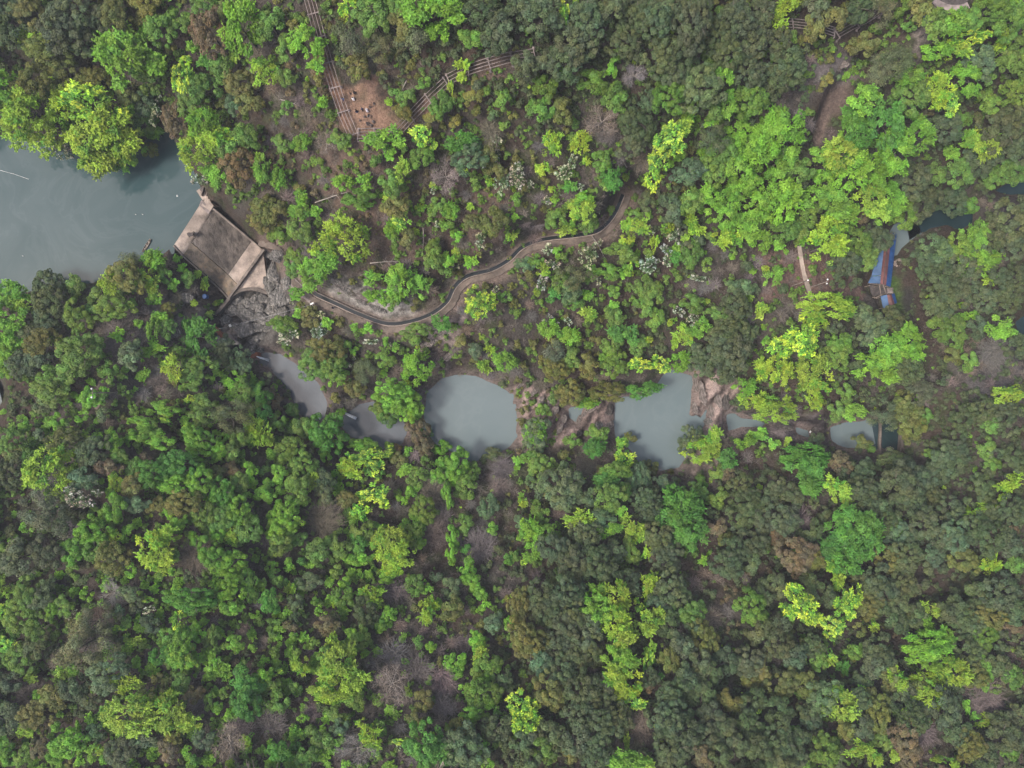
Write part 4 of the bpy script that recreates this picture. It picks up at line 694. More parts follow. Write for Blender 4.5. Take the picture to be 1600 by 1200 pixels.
def make_labels(items):
    """items: (code, px, py, r, noun) -> labels that single each one out"""
    by = {}
    for i, (c, px, py, r, noun) in enumerate(items):
        by.setdefault(f"{size_word(c, r)} {WORDS[c]} {noun} {where(px, py)}", []).append(i)
    lab = [None] * len(items)
    for k, ids in by.items():
        ids.sort(key=lambda i: items[i][2]); n = len(ids)
        for j, i in enumerate(ids):
            lab[i] = k if n == 1 else (k + f", {ORD[j]} one" if n == 2 else (k + f", {ORD3[j]} one" if n == 3 else k + f", {NTH[min(j, 8)]} from top"))
    return lab

NOUN = {'w': 'shrub', 't': 'shrub'}
items = [(c, x, y, max(rx, ry), 'shrub' if (max(rx, ry) < 11.5 or c in 'wt') else 'tree') for c, x, y, rx, ry in TREES]
labs = make_labels(items)
trng = random.Random(5)
def scale_at(z): return K * (H - z)
def place_tree(c, px, py, rx, ry, label):
    rad_px = math.sqrt(rx * ry); z0 = 15.0
    if c in 'bel' and rad_px > 19: rad_px *= 1.08; rx *= 1.08; ry *= 1.08
    p = on_ground(px, py, 3.0); Rm = rad_px * scale_at(p[2] + 4) * ((1.17 if rad_px > 13 else 1.1) if c in 'dgorsp' else (1.12 if rad_px > 13 else 1.04))
    size = 'L' if Rm > 3.2 else ('M' if Rm > 1.85 else 'S'); R0, H0 = SIZES[size]
    lift = {'b': 1.12, 'l': 1.15, 'y': 1.2, 'e': 1.12, 'w': 1.1, 't': .75, 'p': 1.05}.get(c, 1.0)
    sz = Rm / R0 * lift * trng.uniform(.92, 1.08)
    x, y, gz = on_ground(px, py, H0 * sz * .66)
    wl = water_at(x, y)
    if wl is not None: gz = max(gz, wl - 0.4)
    k = math.sqrt(rx / ry) if ry else 1
    knoll = px < 800 and py > 600      # the left slope carries rounder, lumpier crowns
    st = 'cauli' if (c in 'be' and knoll) else STYLE[c]
    tm, cm = trng.choice(proto(st, size))
    small = max(rx, ry) < 11.5
    nm = {'w': 'flowering_shrub', 't': 'bare_shrub', 'T': 'bare_tree'}.get(c, 'leafy_shrub' if small else KIND[c][0])
    # wide crowns are squashed along one axis, so no turn; round ones turn freely
    rz = trng.uniform(0, 6.28) if 0.87 < k < 1.15 else trng.choice([0, math.pi]) + trng.uniform(-.15, .15)
    root = empty(nm, (x, y, gz), rz, (Rm / R0 * k, Rm / R0 / k, sz))
    cat = {'w': 'flowering shrub', 't': 'bare shrub', 'T': 'bare tree'}.get(c, 'shrub' if small else 'tree')
    tag(root, label, cat, ('leafy shrubs of the slopes' if (small and c not in 'wtT') else GRP[c]))
    a = link("trunk" if not small else "stem", tm, root); b = link("crown", cm, root)
    base = np.array(PAL[c]); j = trng.uniform(.86, 1.16); hh = np.array([trng.uniform(.93, 1.06) if c in 'lybe' else trng.uniform(.88, 1.14), 1, trng.uniform(.85, 1.2)])
    b.color = (*np.clip(base * j * hh, 0, .9), 1)
    return x, y, Rm
OCC = []
for (c, px, py, rx, ry), lb in zip(TREES, labs):
    place_tree(c, px, py, rx, ry, lb); OCC.append((px, py, (rx + ry) / 2))
OCC = np.array(OCC)

# ---------------------------------------------------------------- undergrowth that fills the gaps, and the forest beyond the frame
# what grows in each 100 px cell of the photo, row by row
MIX = """ddog gogr bogt rggt goto gddd dddd dddd dddg dddd ddgo dggo ggdo gogg gggg gggg
dlgo llog gggo grto grtt rotg otgo oggd dddd dddd ddgs gggb gstt ggbd ggdg gddd
bggt gggg gggo gtog ttgr ttgo rtwg togw otgw ggot ogbd bbgd bbgd dggd gddd dddd
gggt gttt tgog rtgo gtog ttgr tgwg wtgo gtgw gtgw gwbd gbgd bbdg ddgg dddt ddtd
bgod ggto gttg ggtd ttgt ttto ttgo tgwo gtgo ggtg dgdt dttt ttgg dddg dddd dddd
ggod gtgg tttg ggdd dgtd otgt wtgg togt ttgo oggt dddd gldd gggl dddd dtdt dttd
gggd ggtt tgto ogtg dgtd ottd gtrt dtot trog gtto ogtd tdog gdtd ddgd dddd dddd
oggd ggdt ggot gtgg gdtd gott gttt tttd tgto dgdt dgtd dddt ddtd dddd dddd dddd
dgpt dtpt gtgt ggtg gtdt gtgg ttgt tttd gddd ddgd gtdd tddd ddrt dddd dddd dddd
gdot dgtp ggst gttg gtrt gott ttgt tggo dddg ddgd ddtt ddrt dgod ddod dddd dddd
gdtd dtgs ggtt gttg ttdg gttt ttgt gtgt dddd dddd dddd dddd ddgo odgd ddrd ddtd
gdgo gdot gtot tttg ttgt gttt tggt gdgd dddd dddd dddd dddd gddo dgdd rddt dddd""".split()
MIX = [(('b' if ch == 'd' else ch) if (k // 16 >= 7 and k % 16 < 5) else ch for ch in w) for k, w in enumerate(MIX)]
MIX = ["".join(w) for w in MIX]
for k in range(96, 192):
    if k % 16 < 6: MIX[k] = MIX[k].replace('t', 'g', 1) + 'bb'
for k in (65, 66, 67, 81, 82): MIX[k] = MIX[k] + "tt"       # the bare crag below the dam
def cell(px, py):
    i = int(min(max((px + trng.uniform(-45, 45)) // 100, 0), 15)); j = int(min(max((py + trng.uniform(-45, 45)) // 100, 0), 11))
    c = trng.choice(MIX[j * 16 + i]); return trng.choice('wglgt') if c == 'w' else c
def hit_line(px, py, P, w):
    for q, r in zip(P[:-1], P[1:]):
        ex, ey = r[0] - q[0], r[1] - q[1]; t = min(max(((px - q[0]) * ex + (py - q[1]) * ey) / (ex * ex + ey * ey + 1e-9), 0), 1)
        if math.hypot(px - q[0] - ex * t, py - q[1] - ey * t) < w: return True
    return False
def in_poly(px, py, P):
    return pt_sd(px, py, P)
OPEN = [([(525,125),(560,125),(590,138),(606,160),(622,185),(590,207),(556,208),(536,176)], 4), ([(317,300),(262,382),(330,480),(345,492),(420,462),(455,470),(462,430),(440,385),(390,360),(340,300)], 4),
        ([(345,460),(450,450),(465,500),(440,540),(400,560),(345,545),(332,510)], 2), ([(1355,355),(1402,355),(1410,490),(1355,490)], 2), ([(1270,225),(1276,160),(1320,130),(1335,140),(1300,185),(1284,228)], 2),
        ([(870,615),(962,622),(958,690),(880,680)], 0), ([(1075,585),(1150,600),(1145,660),(1105,720),(1080,720)], 0), ([(1135,640),(1290,660),(1290,690),(1137,676)], 2), ([(1372,655),(1410,655),(1410,712),(1372,710)], 2),
        ([(1440,25),(1465,0),(1530,0),(1515,20),(1450,75),(1425,70)], 2), ([(510,455),(640,485),(690,492),(606,514),(520,485)], -4)]
TRK = [[(478,-20),(488,20),(500,60),(512,100),(524,140),(537,180),(552,214)], [(552,208),(612,208)], [(612,208),(640,175),(672,148),(705,122),(745,103),(785,90),(830,84)], [(1215,36),(1262,38),(1310,48),(1345,40),(1370,22)]]
WPX = [P for _, _, _, P in WATER]
def blocked(px, py, r, canopy=0.6):
    if hit_line(px, py, PATH_PX, 6.2 + r * .5): return True
    for t in TRAILS[:1] + TRAILS[2:3]:
        if hit_line(px, py, t, 4 + r * .7): return True
    for t in TRK:
        if hit_line(px, py, t, 9 + r * .6): return True
    for P, m in OPEN:
        if in_poly(px, py, P) < m + r * .4: return True
    for P in WPX:
        if in_poly(px, py, P) < r * canopy: return True
    return False

fill = []; grid = {}
def near_fill(px, py, r):
    gi, gj = int(px // 24), int(py // 24)
    for a in (-1, 0, 1):
        for b in (-1, 0, 1):
            for q in grid.get((gi + a, gj + b), ()):
                if math.hypot(px - q[0], py - q[1]) < (r + q[2]) * .62: return True
    return False
for k in range(30000):
    px, py = trng.uniform(-30, 1630), trng.uniform(-30, 1230); r = trng.uniform(7, 15) if k < 6000 else trng.uniform(5, 9)
    d = np.hypot(OCC[:, 0] - px, OCC[:, 1] - py)
    if (d < OCC[:, 2] * .80 + r * .25).any(): continue
    if near_fill(px, py, r) or blocked(px, py, r): continue
    c = cell(px, py); fill.append((c, px, py, r)); grid.setdefault((int(px // 24), int(py // 24)), []).append((px, py, r))
fill.sort(key=lambda f: -f[3])
inview = [f for f in fill if 0 < f[1] < 1600 and 0 < f[2] < 1200]
heroS = sum(1 for it in items if it[4] == 'shrub' and it[0] not in 'wtT'); heroT = sum(1 for it in items if it[0] in 't')
capS, capT, capW = 290 - heroS, 290 - heroT, 290
solo, mass = [], []
for f in fill:
    vis = 0 < f[1] < 1600 and 0 < f[2] < 1200
    if vis and f[0] in 't' and capT > 0: capT -= 1; solo.append(f)
    elif vis and f[0] in 'w': solo.append(f)
    elif vis and f[0] not in 'tw' and capS > 0: capS -= 1; solo.append(f)
    else: mass.append(f)
# make solo shrub labels unique among themselves and the big ones
sl = make_labels([(c, px, py, min(r, 11.3) , 'bush' if c != 't' else 'thicket') for c, px, py, r in solo])
for (c, px, py, r), lb in zip(solo, sl):
    place_tree(c, px, py, min(r, 11.4), min(r, 11.4), lb)

LOWP = {}
def low_proto(style, v):
    if (style, v) not in LOWP:
        if style == 'twig': V, T = twig_crown(1.3, 500 + v, 190)
        else:
            V, T = crown(style, 1.3, 700 + v); g = np.random.default_rng(v); m = g.random(len(V)) < .8; V, T = V[m], T[m]
        LOWP[(style, v)] = (V, T)
    return LOWP[(style, v)]
def scatter_mass(name, pts, label, cat, mat_split=True):
    VV = {M_LEAF: [], M_TWIG: []}; TT = {M_LEAF: [], M_TWIG: []}
    for x, y, z, s, c, st in pts:
        V, T = low_proto(st, trng.randrange(4)); a = trng.uniform(0, 6.28); ca, sa = math.cos(a), math.sin(a)
        Rt = np.array([[ca, sa, 0], [-sa, ca, 0], [0, 0, 1.0]]); cl = np.array(PAL[c]) * trng.uniform(.8, 1.2)
        m = M_TWIG if st == 'twig' else M_LEAF
        VV[m].append(V @ Rt * s + np.array([x, y, z])); TT[m].append(T * cl)
    Vs = np.concatenate(VV[M_LEAF] + VV[M_TWIG]); Ts = np.concatenate(TT[M_LEAF] + TT[M_TWIG])
    nl = sum(len(v) for v in VV[M_LEAF]); mi = np.zeros(len(Vs), np.int32); mi[nl:] = 1
    me = np_mesh(name, Vs.reshape(-1, 3), np.arange(len(Vs) * 4), [M_LEAF, M_TWIG], tint=Ts, matidx=mi)
    o = link(name, me); tag(o, label, cat, None, "stuff"); return o
pts = []
for c, px, py, r in mass:
    s = r * scale_at(15) / 1.3; x, y, z = on_ground(px, py, 1.0 * s)
    c = 't' if c == 'T' else c; pts.append((x, y, z - .1, s, c, STYLE[c]))
# a low ground layer of sprigs between everything
for k in range(8200):
    px, py = trng.uniform(-40, 1640), trng.uniform(-40, 1240); r = trng.uniform(2.2, 4.6)
    if blocked(px, py, r - 3, .3): continue
    c = cell(px, py); c = trng.choice('gobtl') if trng.random() < .35 else c
    s = r * scale_at(15) / 1.3; x, y, z = on_ground(px, py, .5 * s); pts.append((x, y, z - .1, s, c, STYLE[c] if c != 'T' else 'twig'))
scatter_mass("undergrowth", pts, "low mixed green and bare brush covering the ground between the trees", "undergrowth")
print("solo", len(solo), "mass", len(mass), "pts", len(pts))

pts = []
for k in range(4200):
    px, py = trng.uniform(-560, 2160), trng.uniform(-500, 1700)
    if -22 < px < 1622 and -22 < py < 1222: continue
    x, y, z = on_ground(px, py, 3); 
    if water_at(x, y) is not None: continue
    c = cell(px, py); c = 'd' if c in 'T' else c; s = trng.uniform(2.2, 3.4); pts.append((x, y, z + s * .7, s, c, STYLE[c]))
scatter_mass("forest", pts, "mixed forest carrying on beyond the edges of the view", "forest")
# ---------------------------------------------------------------- DAM
a, b, c, d = [Vector(v) for v in dam_top]
def dpt(u, v, dz=0.0):
    """u along the crest from lake-side upper end a to b, v from crest (0) to toe (1)"""
    p = (a * (1 - u) + b * u) * (1 - v) + (d * (1 - u) + c * u) * v
    v0 = 0.18; top = 14.6; toe = 7.2
    if v < v0: z = top - 0.25 * v / v0
    elif v < 0.78: z = top - 0.25 - (v - v0) / (0.78 - v0) * (top - 0.25 - toe - 0.35)
    else: z = toe + 0.35 - 0.35 * (v - 0.78) / 0.22
    return Vector((p.x, p.y, z + dz))
dam = empty("dam", dpt(0.5, 0.5, -8)); dloc = Vector(dam.location)
tag(dam, "broad stained concrete dam with sloping apron at the lake's outflow", "dam")
def slab(name, u0, u1, v0, v1, mat, th=1.4, dz=0.0, n=14, rough=0.0):
    vs = []; fs = []
    for j in range(n + 1):
        for i in range(n + 1):
            p = dpt(u0 + (u1 - u0) * i / n, v0 + (v1 - v0) * j / n, dz) - dloc
            if rough: p.z += (float(vnoise(np.array([p.x * 1.3]), np.array([p.y * 1.3]))[0]) - .5) * rough
            vs.append(p)
    m = n + 1; N = len(vs); vs += [Vector((p.x, p.y, p.z - th)) for p in vs]
    for j in range(n):
        for i in range(n):
            q = (j * m + i, j * m + i + 1, (j + 1) * m + i + 1, (j + 1) * m + i); fs.append(q); fs.append(tuple(k + N for k in q[::-1]))
    for i in range(n):
        for e in ((i, i + 1), (n * m + i + 1, n * m + i), ((i + 1) * m, i * m), (i * m + n, (i + 1) * m + n)): fs.append((e[1], e[0], e[0] + N, e[1] + N))
    mb = MB(); mb.add(vs, fs); return mb.build(name, mat, dam, smooth=False)
slab("crest", 0.0, 1.0, 0.0, 0.20, M_CONC, 3.0)
slab("apron", 0.0, 0.73, 0.203, 0.775, M_CONC_D, 2.0, rough=.25)
slab("apron_ledge", 0.735, 1.0, 0.203, 1.0, M_LEDGE, 2.0, .12, rough=.2)
slab("toe_slab", 0.0, 0.73, 0.78, 1.0, M_CONC, 2.0, .05)
mb = MB()
for v0, v1 in ((.2, .4), (.4, .6), (.6, .8), (.8, 1.0)): mb.beam(dpt(-.01, v0, .35) - dloc, dpt(-.01, v1, .35) - dloc, .4, .9)
mb.build("side_wall", M_CONC, dam)
mb = MB()
for v0, v1 in ((0, .2), (.2, .4), (.4, .6), (.6, .8), (.8, 1.03)): mb.beam(dpt(1.02, v0, -.3) - dloc, dpt(1.02, v1, -.3) - dloc, .35, 1.3)
mb.build("side_wall", M_WALLC, dam)
mb = MB(); mb.beam(dpt(-.05, 1.03, .15) - dloc, dpt(1.0, 1.03, .15) - dloc, .55, 1.6); mb.build("toe_wall", M_WALLC, dam)
for k in range(3):
    mb = MB(); mb.beam(dpt(.035 + k * .035, .0, .32 - k * .1) - dloc, dpt(.035 + k * .035, .19, .32 - k * .1) - dloc, .42, .5 - k * .08); mb.build("step", M_BEAM, dam)
mb = MB(); mb.box(dpt(-.06, .12, .25) - dloc, (3.2, 2.4, .6), math.atan2((b - a).y, (b - a).x)); mb.build("landing", M_CONC, dam)

# upper landing with sluice beside the dam
p = on_ground(322, 303)
sl_ = empty("sluice_gate", W(321, 300, 14.6)); tag(sl_, "concrete sluice gate bay with a dark opening at the dam's upper end", "sluice gate")
mb = MB(); mb.box((0, 0, -.5), (3.0, 2.6, 1.2), .6); mb.build("platform", M_CONC, sl_)
mb = MB()
for s in (-.55, .55): mb.beam((s, -1.0, .5), (s + .5, .8, .5), .18, .8)
mb.build("guide_wall", M_WALLC, sl_)
mb = MB(); mb.box((-.75, .55, .14), (.8, .7, .06), .6); mb.build("opening", M_DARK, sl_)

# rock-and-timber winch on the apron's upper edge
wz = dpt(.77, .13).z
wc = empty("winch", W(300, 367, wz)); tag(wc, "dark rusty winch standing on the pale dam crest", "winch")
mb = MB(); mb.tube([(-.55, 0, .75), (.55, 0, .75)], .34, 12); mb.build("drum", M_DARK, wc)
for s in (-.6, .6):
    mb = MB(); mb.beam((s, -.5, 0), (s, 0, 1.1), .14, .14); mb.beam((s, .5, 0), (s, 0, 1.1), .14, .14); mb.build("frame", M_WOOD, wc)
mb = MB()
for k in range(8):
    t = 6.283 * k / 8; mb.beam((.75, 0, .75), (.75, math.cos(t) * .55, .75 + math.sin(t) * .55), .05, .05)
mb.tube([(.75, math.cos(t) * .55, .75 + math.sin(t) * .55) for t in np.linspace(0, 6.283, 17)], .04, 5, cap=False); mb.build("wheel", M_DARK, wc)

# curved overflow wall below the dam, and the pale ledge beside it
arc = smooth_line([W(326,499,6.8), W(340,489,6.9), W(352,475,7), W(364,462,7.1), W(378,454,7.1), W(396,452,7.1), W(419,458,7.2)], 5)
def ribbon_wall(name, pts, w, top, bot, mat, parent=None):
    mb = MB()
    for i in range(len(pts) - 1):
        p, q = np.array(pts[i]), np.array(pts[i + 1]); e = (q - p)[:2]; L = np.linalg.norm(e) + 1e-9
        e0 = (np.array(pts[i + 1]) - np.array(pts[max(i - 1, 0)]))[:2]; e1 = (np.array(pts[min(i + 2, len(pts) - 1)]) - p)[:2]
        n0 = np.array([-e0[1], e0[0]]) / np.linalg.norm(e0) * w / 2; n1 = np.array([-e1[1], e1[0]]) / np.linalg.norm(e1) * w / 2
        tp = [(*(p[:2] + n0), p[2] + top), (*(p[:2] - n0), p[2] + top), (*(q[:2] - n1), q[2] + top), (*(q[:2] + n1), q[2] + top)]
        bt = [(x, y, z - top + bot) for x, y, z in tp]
        fs = [(4, 5, 6, 7)[::-1], (0, 1, 2, 3)[::-1][::-1], (0, 4, 7, 3), (1, 2, 6, 5)]
        if i == 0: fs.append((0, 1, 5, 4))
        if i == len(pts) - 2: fs.append((3, 7, 6, 2))
        mb.add(tp + bt, fs)
    return mb.build(name, mat, parent)
o = ribbon_wall("overflow_wall", arc, .7, .45, -1.5, M_WALLC); tag(o, "low curved concrete wall sweeping round above the gorge boulders", "wall")
ap = [W(*q) for q in ((411,393,7.3),(419,455,6.9),(396,449,6.9),(378,451,6.9),(364,459,6.9),(360,464,7.2),(368,453,7.3))]
mb = MB(); mb.prism([tuple(v) for v in ap], [(v[0], v[1], v[2] - 1.6) for v in ap]); o = mb.build("spillway_slab", M_CONC); tag(o, "tan concrete slab between the dam toe and the curved wall", "slab")
wg = [W(*q) for q in ((449,415,13.75),(462,436,13.75),(488,461,13.75),(484,474,13.6),(470,462,13.6),(452,447,13.6))]
mb = MB(); mb.prism([tuple(v) for v in wg], [(v[0], v[1], v[2] - 1.2) for v in wg]); o = mb.build("concrete_landing", M_BEAM); tag(o, "pale wedge of concrete where the canal path begins", "landing")

# ---------------------------------------------------------------- FOOT PATH WITH CANAL ON ITS UPHILL SIDE
def strip(name, pts, w, mat, dz=0.0, off=0.0, th=.3, wob=0.0):
    L = []; Rr_ = []
    for i in range(len(pts)):
        e = (np.array(pts[min(i + 1, len(pts) - 1)]) - np.array(pts[max(i - 1, 0)]))[:2]; n = np.array([-e[1], e[0]]) / np.linalg.norm(e)
        j = trng.uniform(-wob, wob); q = np.array(pts[i]); L.append((*(q[:2] + n * (off + w / 2 + j)), q[2] + dz)); Rr_.append((*(q[:2] + n * (off - w / 2 - j * .6)), q[2] + dz))
    n = len(pts); vs = L + Rr_ + [(x, y, z - th) for x, y, z in L] + [(x, y, z - th) for x, y, z in Rr_]; fs = []
    for i in range(n - 1):
        fs += [(n + i, n + i + 1, i + 1, i), (i, i + 1, 2 * n + i + 1, 2 * n + i), (3 * n + i, 3 * n + i + 1, n + i + 1, n + i)]
    mb = MB(); mb.add(vs, fs); return mb.build(name, mat)
tag(strip("path", smooth_line(path_w, 3), 1.2, M_PATH, .02, -0.28, .5, .18), kind="structure")
cpts = path_w[40:]
seg = path_w[20:]
cw_ = .75
tag(strip("canal_water", seg, cw_, M_CANAL, -.22, 1.0, .1), kind="structure")
cn = empty("canal", tuple(seg[len(seg) // 2])); tag(cn, "narrow concrete canal full of dark water along the path's uphill edge", "canal"); cl_ = np.array(cn.location)
def offs(pts, o_): 
    r = []
    for i in range(len(pts)):
        e = (np.array(pts[min(i + 1, len(pts) - 1)]) - np.array(pts[max(i - 1, 0)]))[:2]; n = np.array([-e[1], e[0]]) / np.linalg.norm(e)
        r.append(np.array([pts[i][0] + n[0] * o_ - cl_[0], pts[i][1] + n[1] * o_ - cl_[1], pts[i][2] - cl_[2]]))
    return r
ribbon_wall("canal_wall", offs(seg, 1.0 + cw_ / 2 + .1), .2, .22, -.8, M_WALLC, cn)
ribbon_wall("canal_wall", offs(seg, 1.0 - cw_ / 2 - .08), .16, .10, -.8, M_CONC, cn)
for t, w_, mt, nm in ((trail_w[0], 1.0, M_CONC, "footpath"), (trail_w[3], .7, M_PATH, "footpath")):
    tag(strip(nm, t, w_, mt, .03, 0, .4, .12), kind="structure")

# ---------------------------------------------------------------- BEAM TRESTLE UNDER CONSTRUCTION
def trestle(pxs, width, label, gap=4.4, clear=1.0, group="trestle walkway sections"):
    P = []
    for px, py in pxs: q = on_ground(px, py, clear); P.append(np.array([q[0], q[1], q[2] + clear]))
    P[0][2] += 0; pts = [P[0]]
    for q in P[1:]: pts.append(q)
    c0 = np.mean(pts, 0); c0[2] = min(q[2] for q in pts) - clear
    root = empty("walkway_trestle", tuple(c0)); tag(root, label, "trestle", group)
    P = [p - c0 for p in pts]
    cum = [0]
    for p, q in zip(P[:-1], P[1:]): cum.append(cum[-1] + np.linalg.norm(q - p))
    def at(s):
        s = min(max(s, 0), cum[-1] - 1e-6); i = max(k for k in range(len(cum) - 1) if cum[k] <= s); f = (s - cum[i]) / (cum[i + 1] - cum[i])
        t = P[i + 1] - P[i]; t[2] = 0; t = t / np.linalg.norm(t); return P[i] * (1 - f) + P[i + 1] * f, np.array([-t[1], t[0], 0])
    # four long beams
    for k in range(4):
        o_ = (k / 3 - .5) * width; mb = MB()
        for i in range(len(P) - 1):
            e = P[i + 1] - P[i]; n = np.array([-e[1], e[0], 0]); n /= np.linalg.norm(n); mb.beam(P[i] + n * o_, P[i + 1] + n * o_, .09, .14)
        mb.build("long_beam", M_BEAM, root)
    ns = max(1, int(round(cum[-1] / gap)))
    for j in range(ns + 1):
        p, n = at(cum[-1] * j / ns); mb = MB(); z = np.array([0, 0, -.17])
        mb.beam(p - n * (width / 2 + .25) + z, p + n * (width / 2 + .2) + z, .17, .18); mb.build("cross_beam", M_BEAM, root)
        for s in (-1, 1):
            q = p + n * s * (width / 2 + .12); gz = ground(q[0] + c0[0], q[1] + c0[1]) - c0[2] - .4
            if gz > q[2] - .4: gz = q[2] - .9
            mb = MB(); mb.beam((q[0], q[1], gz), (q[0], q[1], q[2] - .26), .2, .2); po = mb.build("post", M_BEAM, root); mb = MB(); mb.box((q[0], q[1], gz + .45), (.42, .42, .3)); mb.build("footing", M_BEAM, po)
    return root
trestle([(479,-18),(489,18),(501,62),(513,104),(525,142),(538,180),(551,210)], 1.95, "long four-beam concrete trestle running down past the clearing's left side")
trestle([(559,209),(585,208),(611,209)], 1.9, "short level beam trestle across the bottom of the clearing", 3.2)
trestle([(616,210),(640,184),(668,155),(697,128)], 1.9, "four-beam trestle climbing diagonally from the clearing to the upper right")
trestle([(700,124),(725,111),(755,101),(790,91),(835,84)], 1.9, "half-hidden beam trestle running on under the trees beside a fallen log")
trestle([(1205,34),(1240,36),(1276,40),(1305,50)], 1.7, "faint level trestle among trees near the top edge, left length")
trestle([(1309,52),(1330,40),(1352,30),(1376,14)], 1.7, "faint beam trestle climbing toward the curved white wall")

# ---------------------------------------------------------------- PEOPLE
SKIN = worn("skin", (0.42, 0.26, 0.18), (0.48, 0.31, 0.22), 3, .6, bump=.05); HAIR = worn("hair", (0.01, 0.01, 0.01), (0.03, 0.025, 0.02), 8, .5, bump=.1)
def cloth(n, c): return worn(n, tuple(v * .85 for v in c), c, 6, .9, bump=.2)
CL = {"white": cloth("white_cloth", (.75, .75, .75)), "navy": cloth("navy_cloth", (.03, .04, .12)), "blue": cloth("blue_cloth", (.05, .10, .25)),
      "black": cloth("black_cloth", (.02, .02, .025)), "grey": cloth("grey_cloth", (.2, .2, .22)), "pale": cloth("pale_cloth", (.62, .55, .6)), "denim": cloth("denim_cloth", (.06, .09, .16))}
def skin_mesh(name, nodes, edges, mat, sub=1):
    me = bpy.data.meshes.new(name + "_cage"); me.from_pydata([n[0] for n in nodes], edges, []); o = bpy.data.objects.new(name + "_cage", me); COL.objects.link(o)
    md = o.modifiers.new("s", 'SKIN'); md.use_smooth_shade = True
    for v, n in zip(me.skin_vertices[0].data, nodes):
        v.radius = (n[1], n[1] * (n[2] if len(n) > 2 else 1))
    me.skin_vertices[0].data[0].use_root = True
    if sub: sb = o.modifiers.new("d", 'SUBSURF'); sb.levels = sub; sb.render_levels = sub
    dg = bpy.context.evaluated_depsgraph_get(); dg.update(); ev = o.evaluated_get(dg)
    nm = bpy.data.meshes.new_from_object(ev); nm.name = name; nm.materials.clear(); nm.materials.append(mat)
    bpy.data.objects.remove(o); bpy.data.meshes.remove(me); return nm
def pose(kind):
    J = {}
    if kind == "stand":
        hip = .95; J.update(pel=(0, 0, hip), che=(0, .02, 1.28), nek=(0, .02, 1.47), hea=(0, .05, 1.62), top=(0, .04, 1.72))
        for s, n in ((-1, 'l'), (1, 'r')):
            J.update({n+'sh': (s*.17, 0, 1.42), n+'el': (s*.25, .04, 1.14), n+'wr': (s*.24, .16, .92), n+'hp': (s*.1, 0, .92), n+'kn': (s*.11, .04 * s, .5), n+'an': (s*.12, .06 * s - .02, .08), n+'to': (s*.13, .06 * s + .16, .04)})
    else:
        hip = .32; J.update(pel=(0, -.1, hip), che=(0, .04, .62), nek=(0, .12, .80), hea=(0, .18, .94), top=(0, .19, 1.05))
        for s, n in ((-1, 'l'), (1, 'r')):
            J.update({n+'sh': (s*.17, .1, .75), n+'el': (s*.25, .28, .52), n+'wr': (s*.14, .42, .5), n+'hp': (s*.1, -.08, .3), n+'kn': (s*.16, .34, .5), n+'an': (s*.14, .36, .08), n+'to': (s*.15, .52, .04)})
    return J
PM = {}
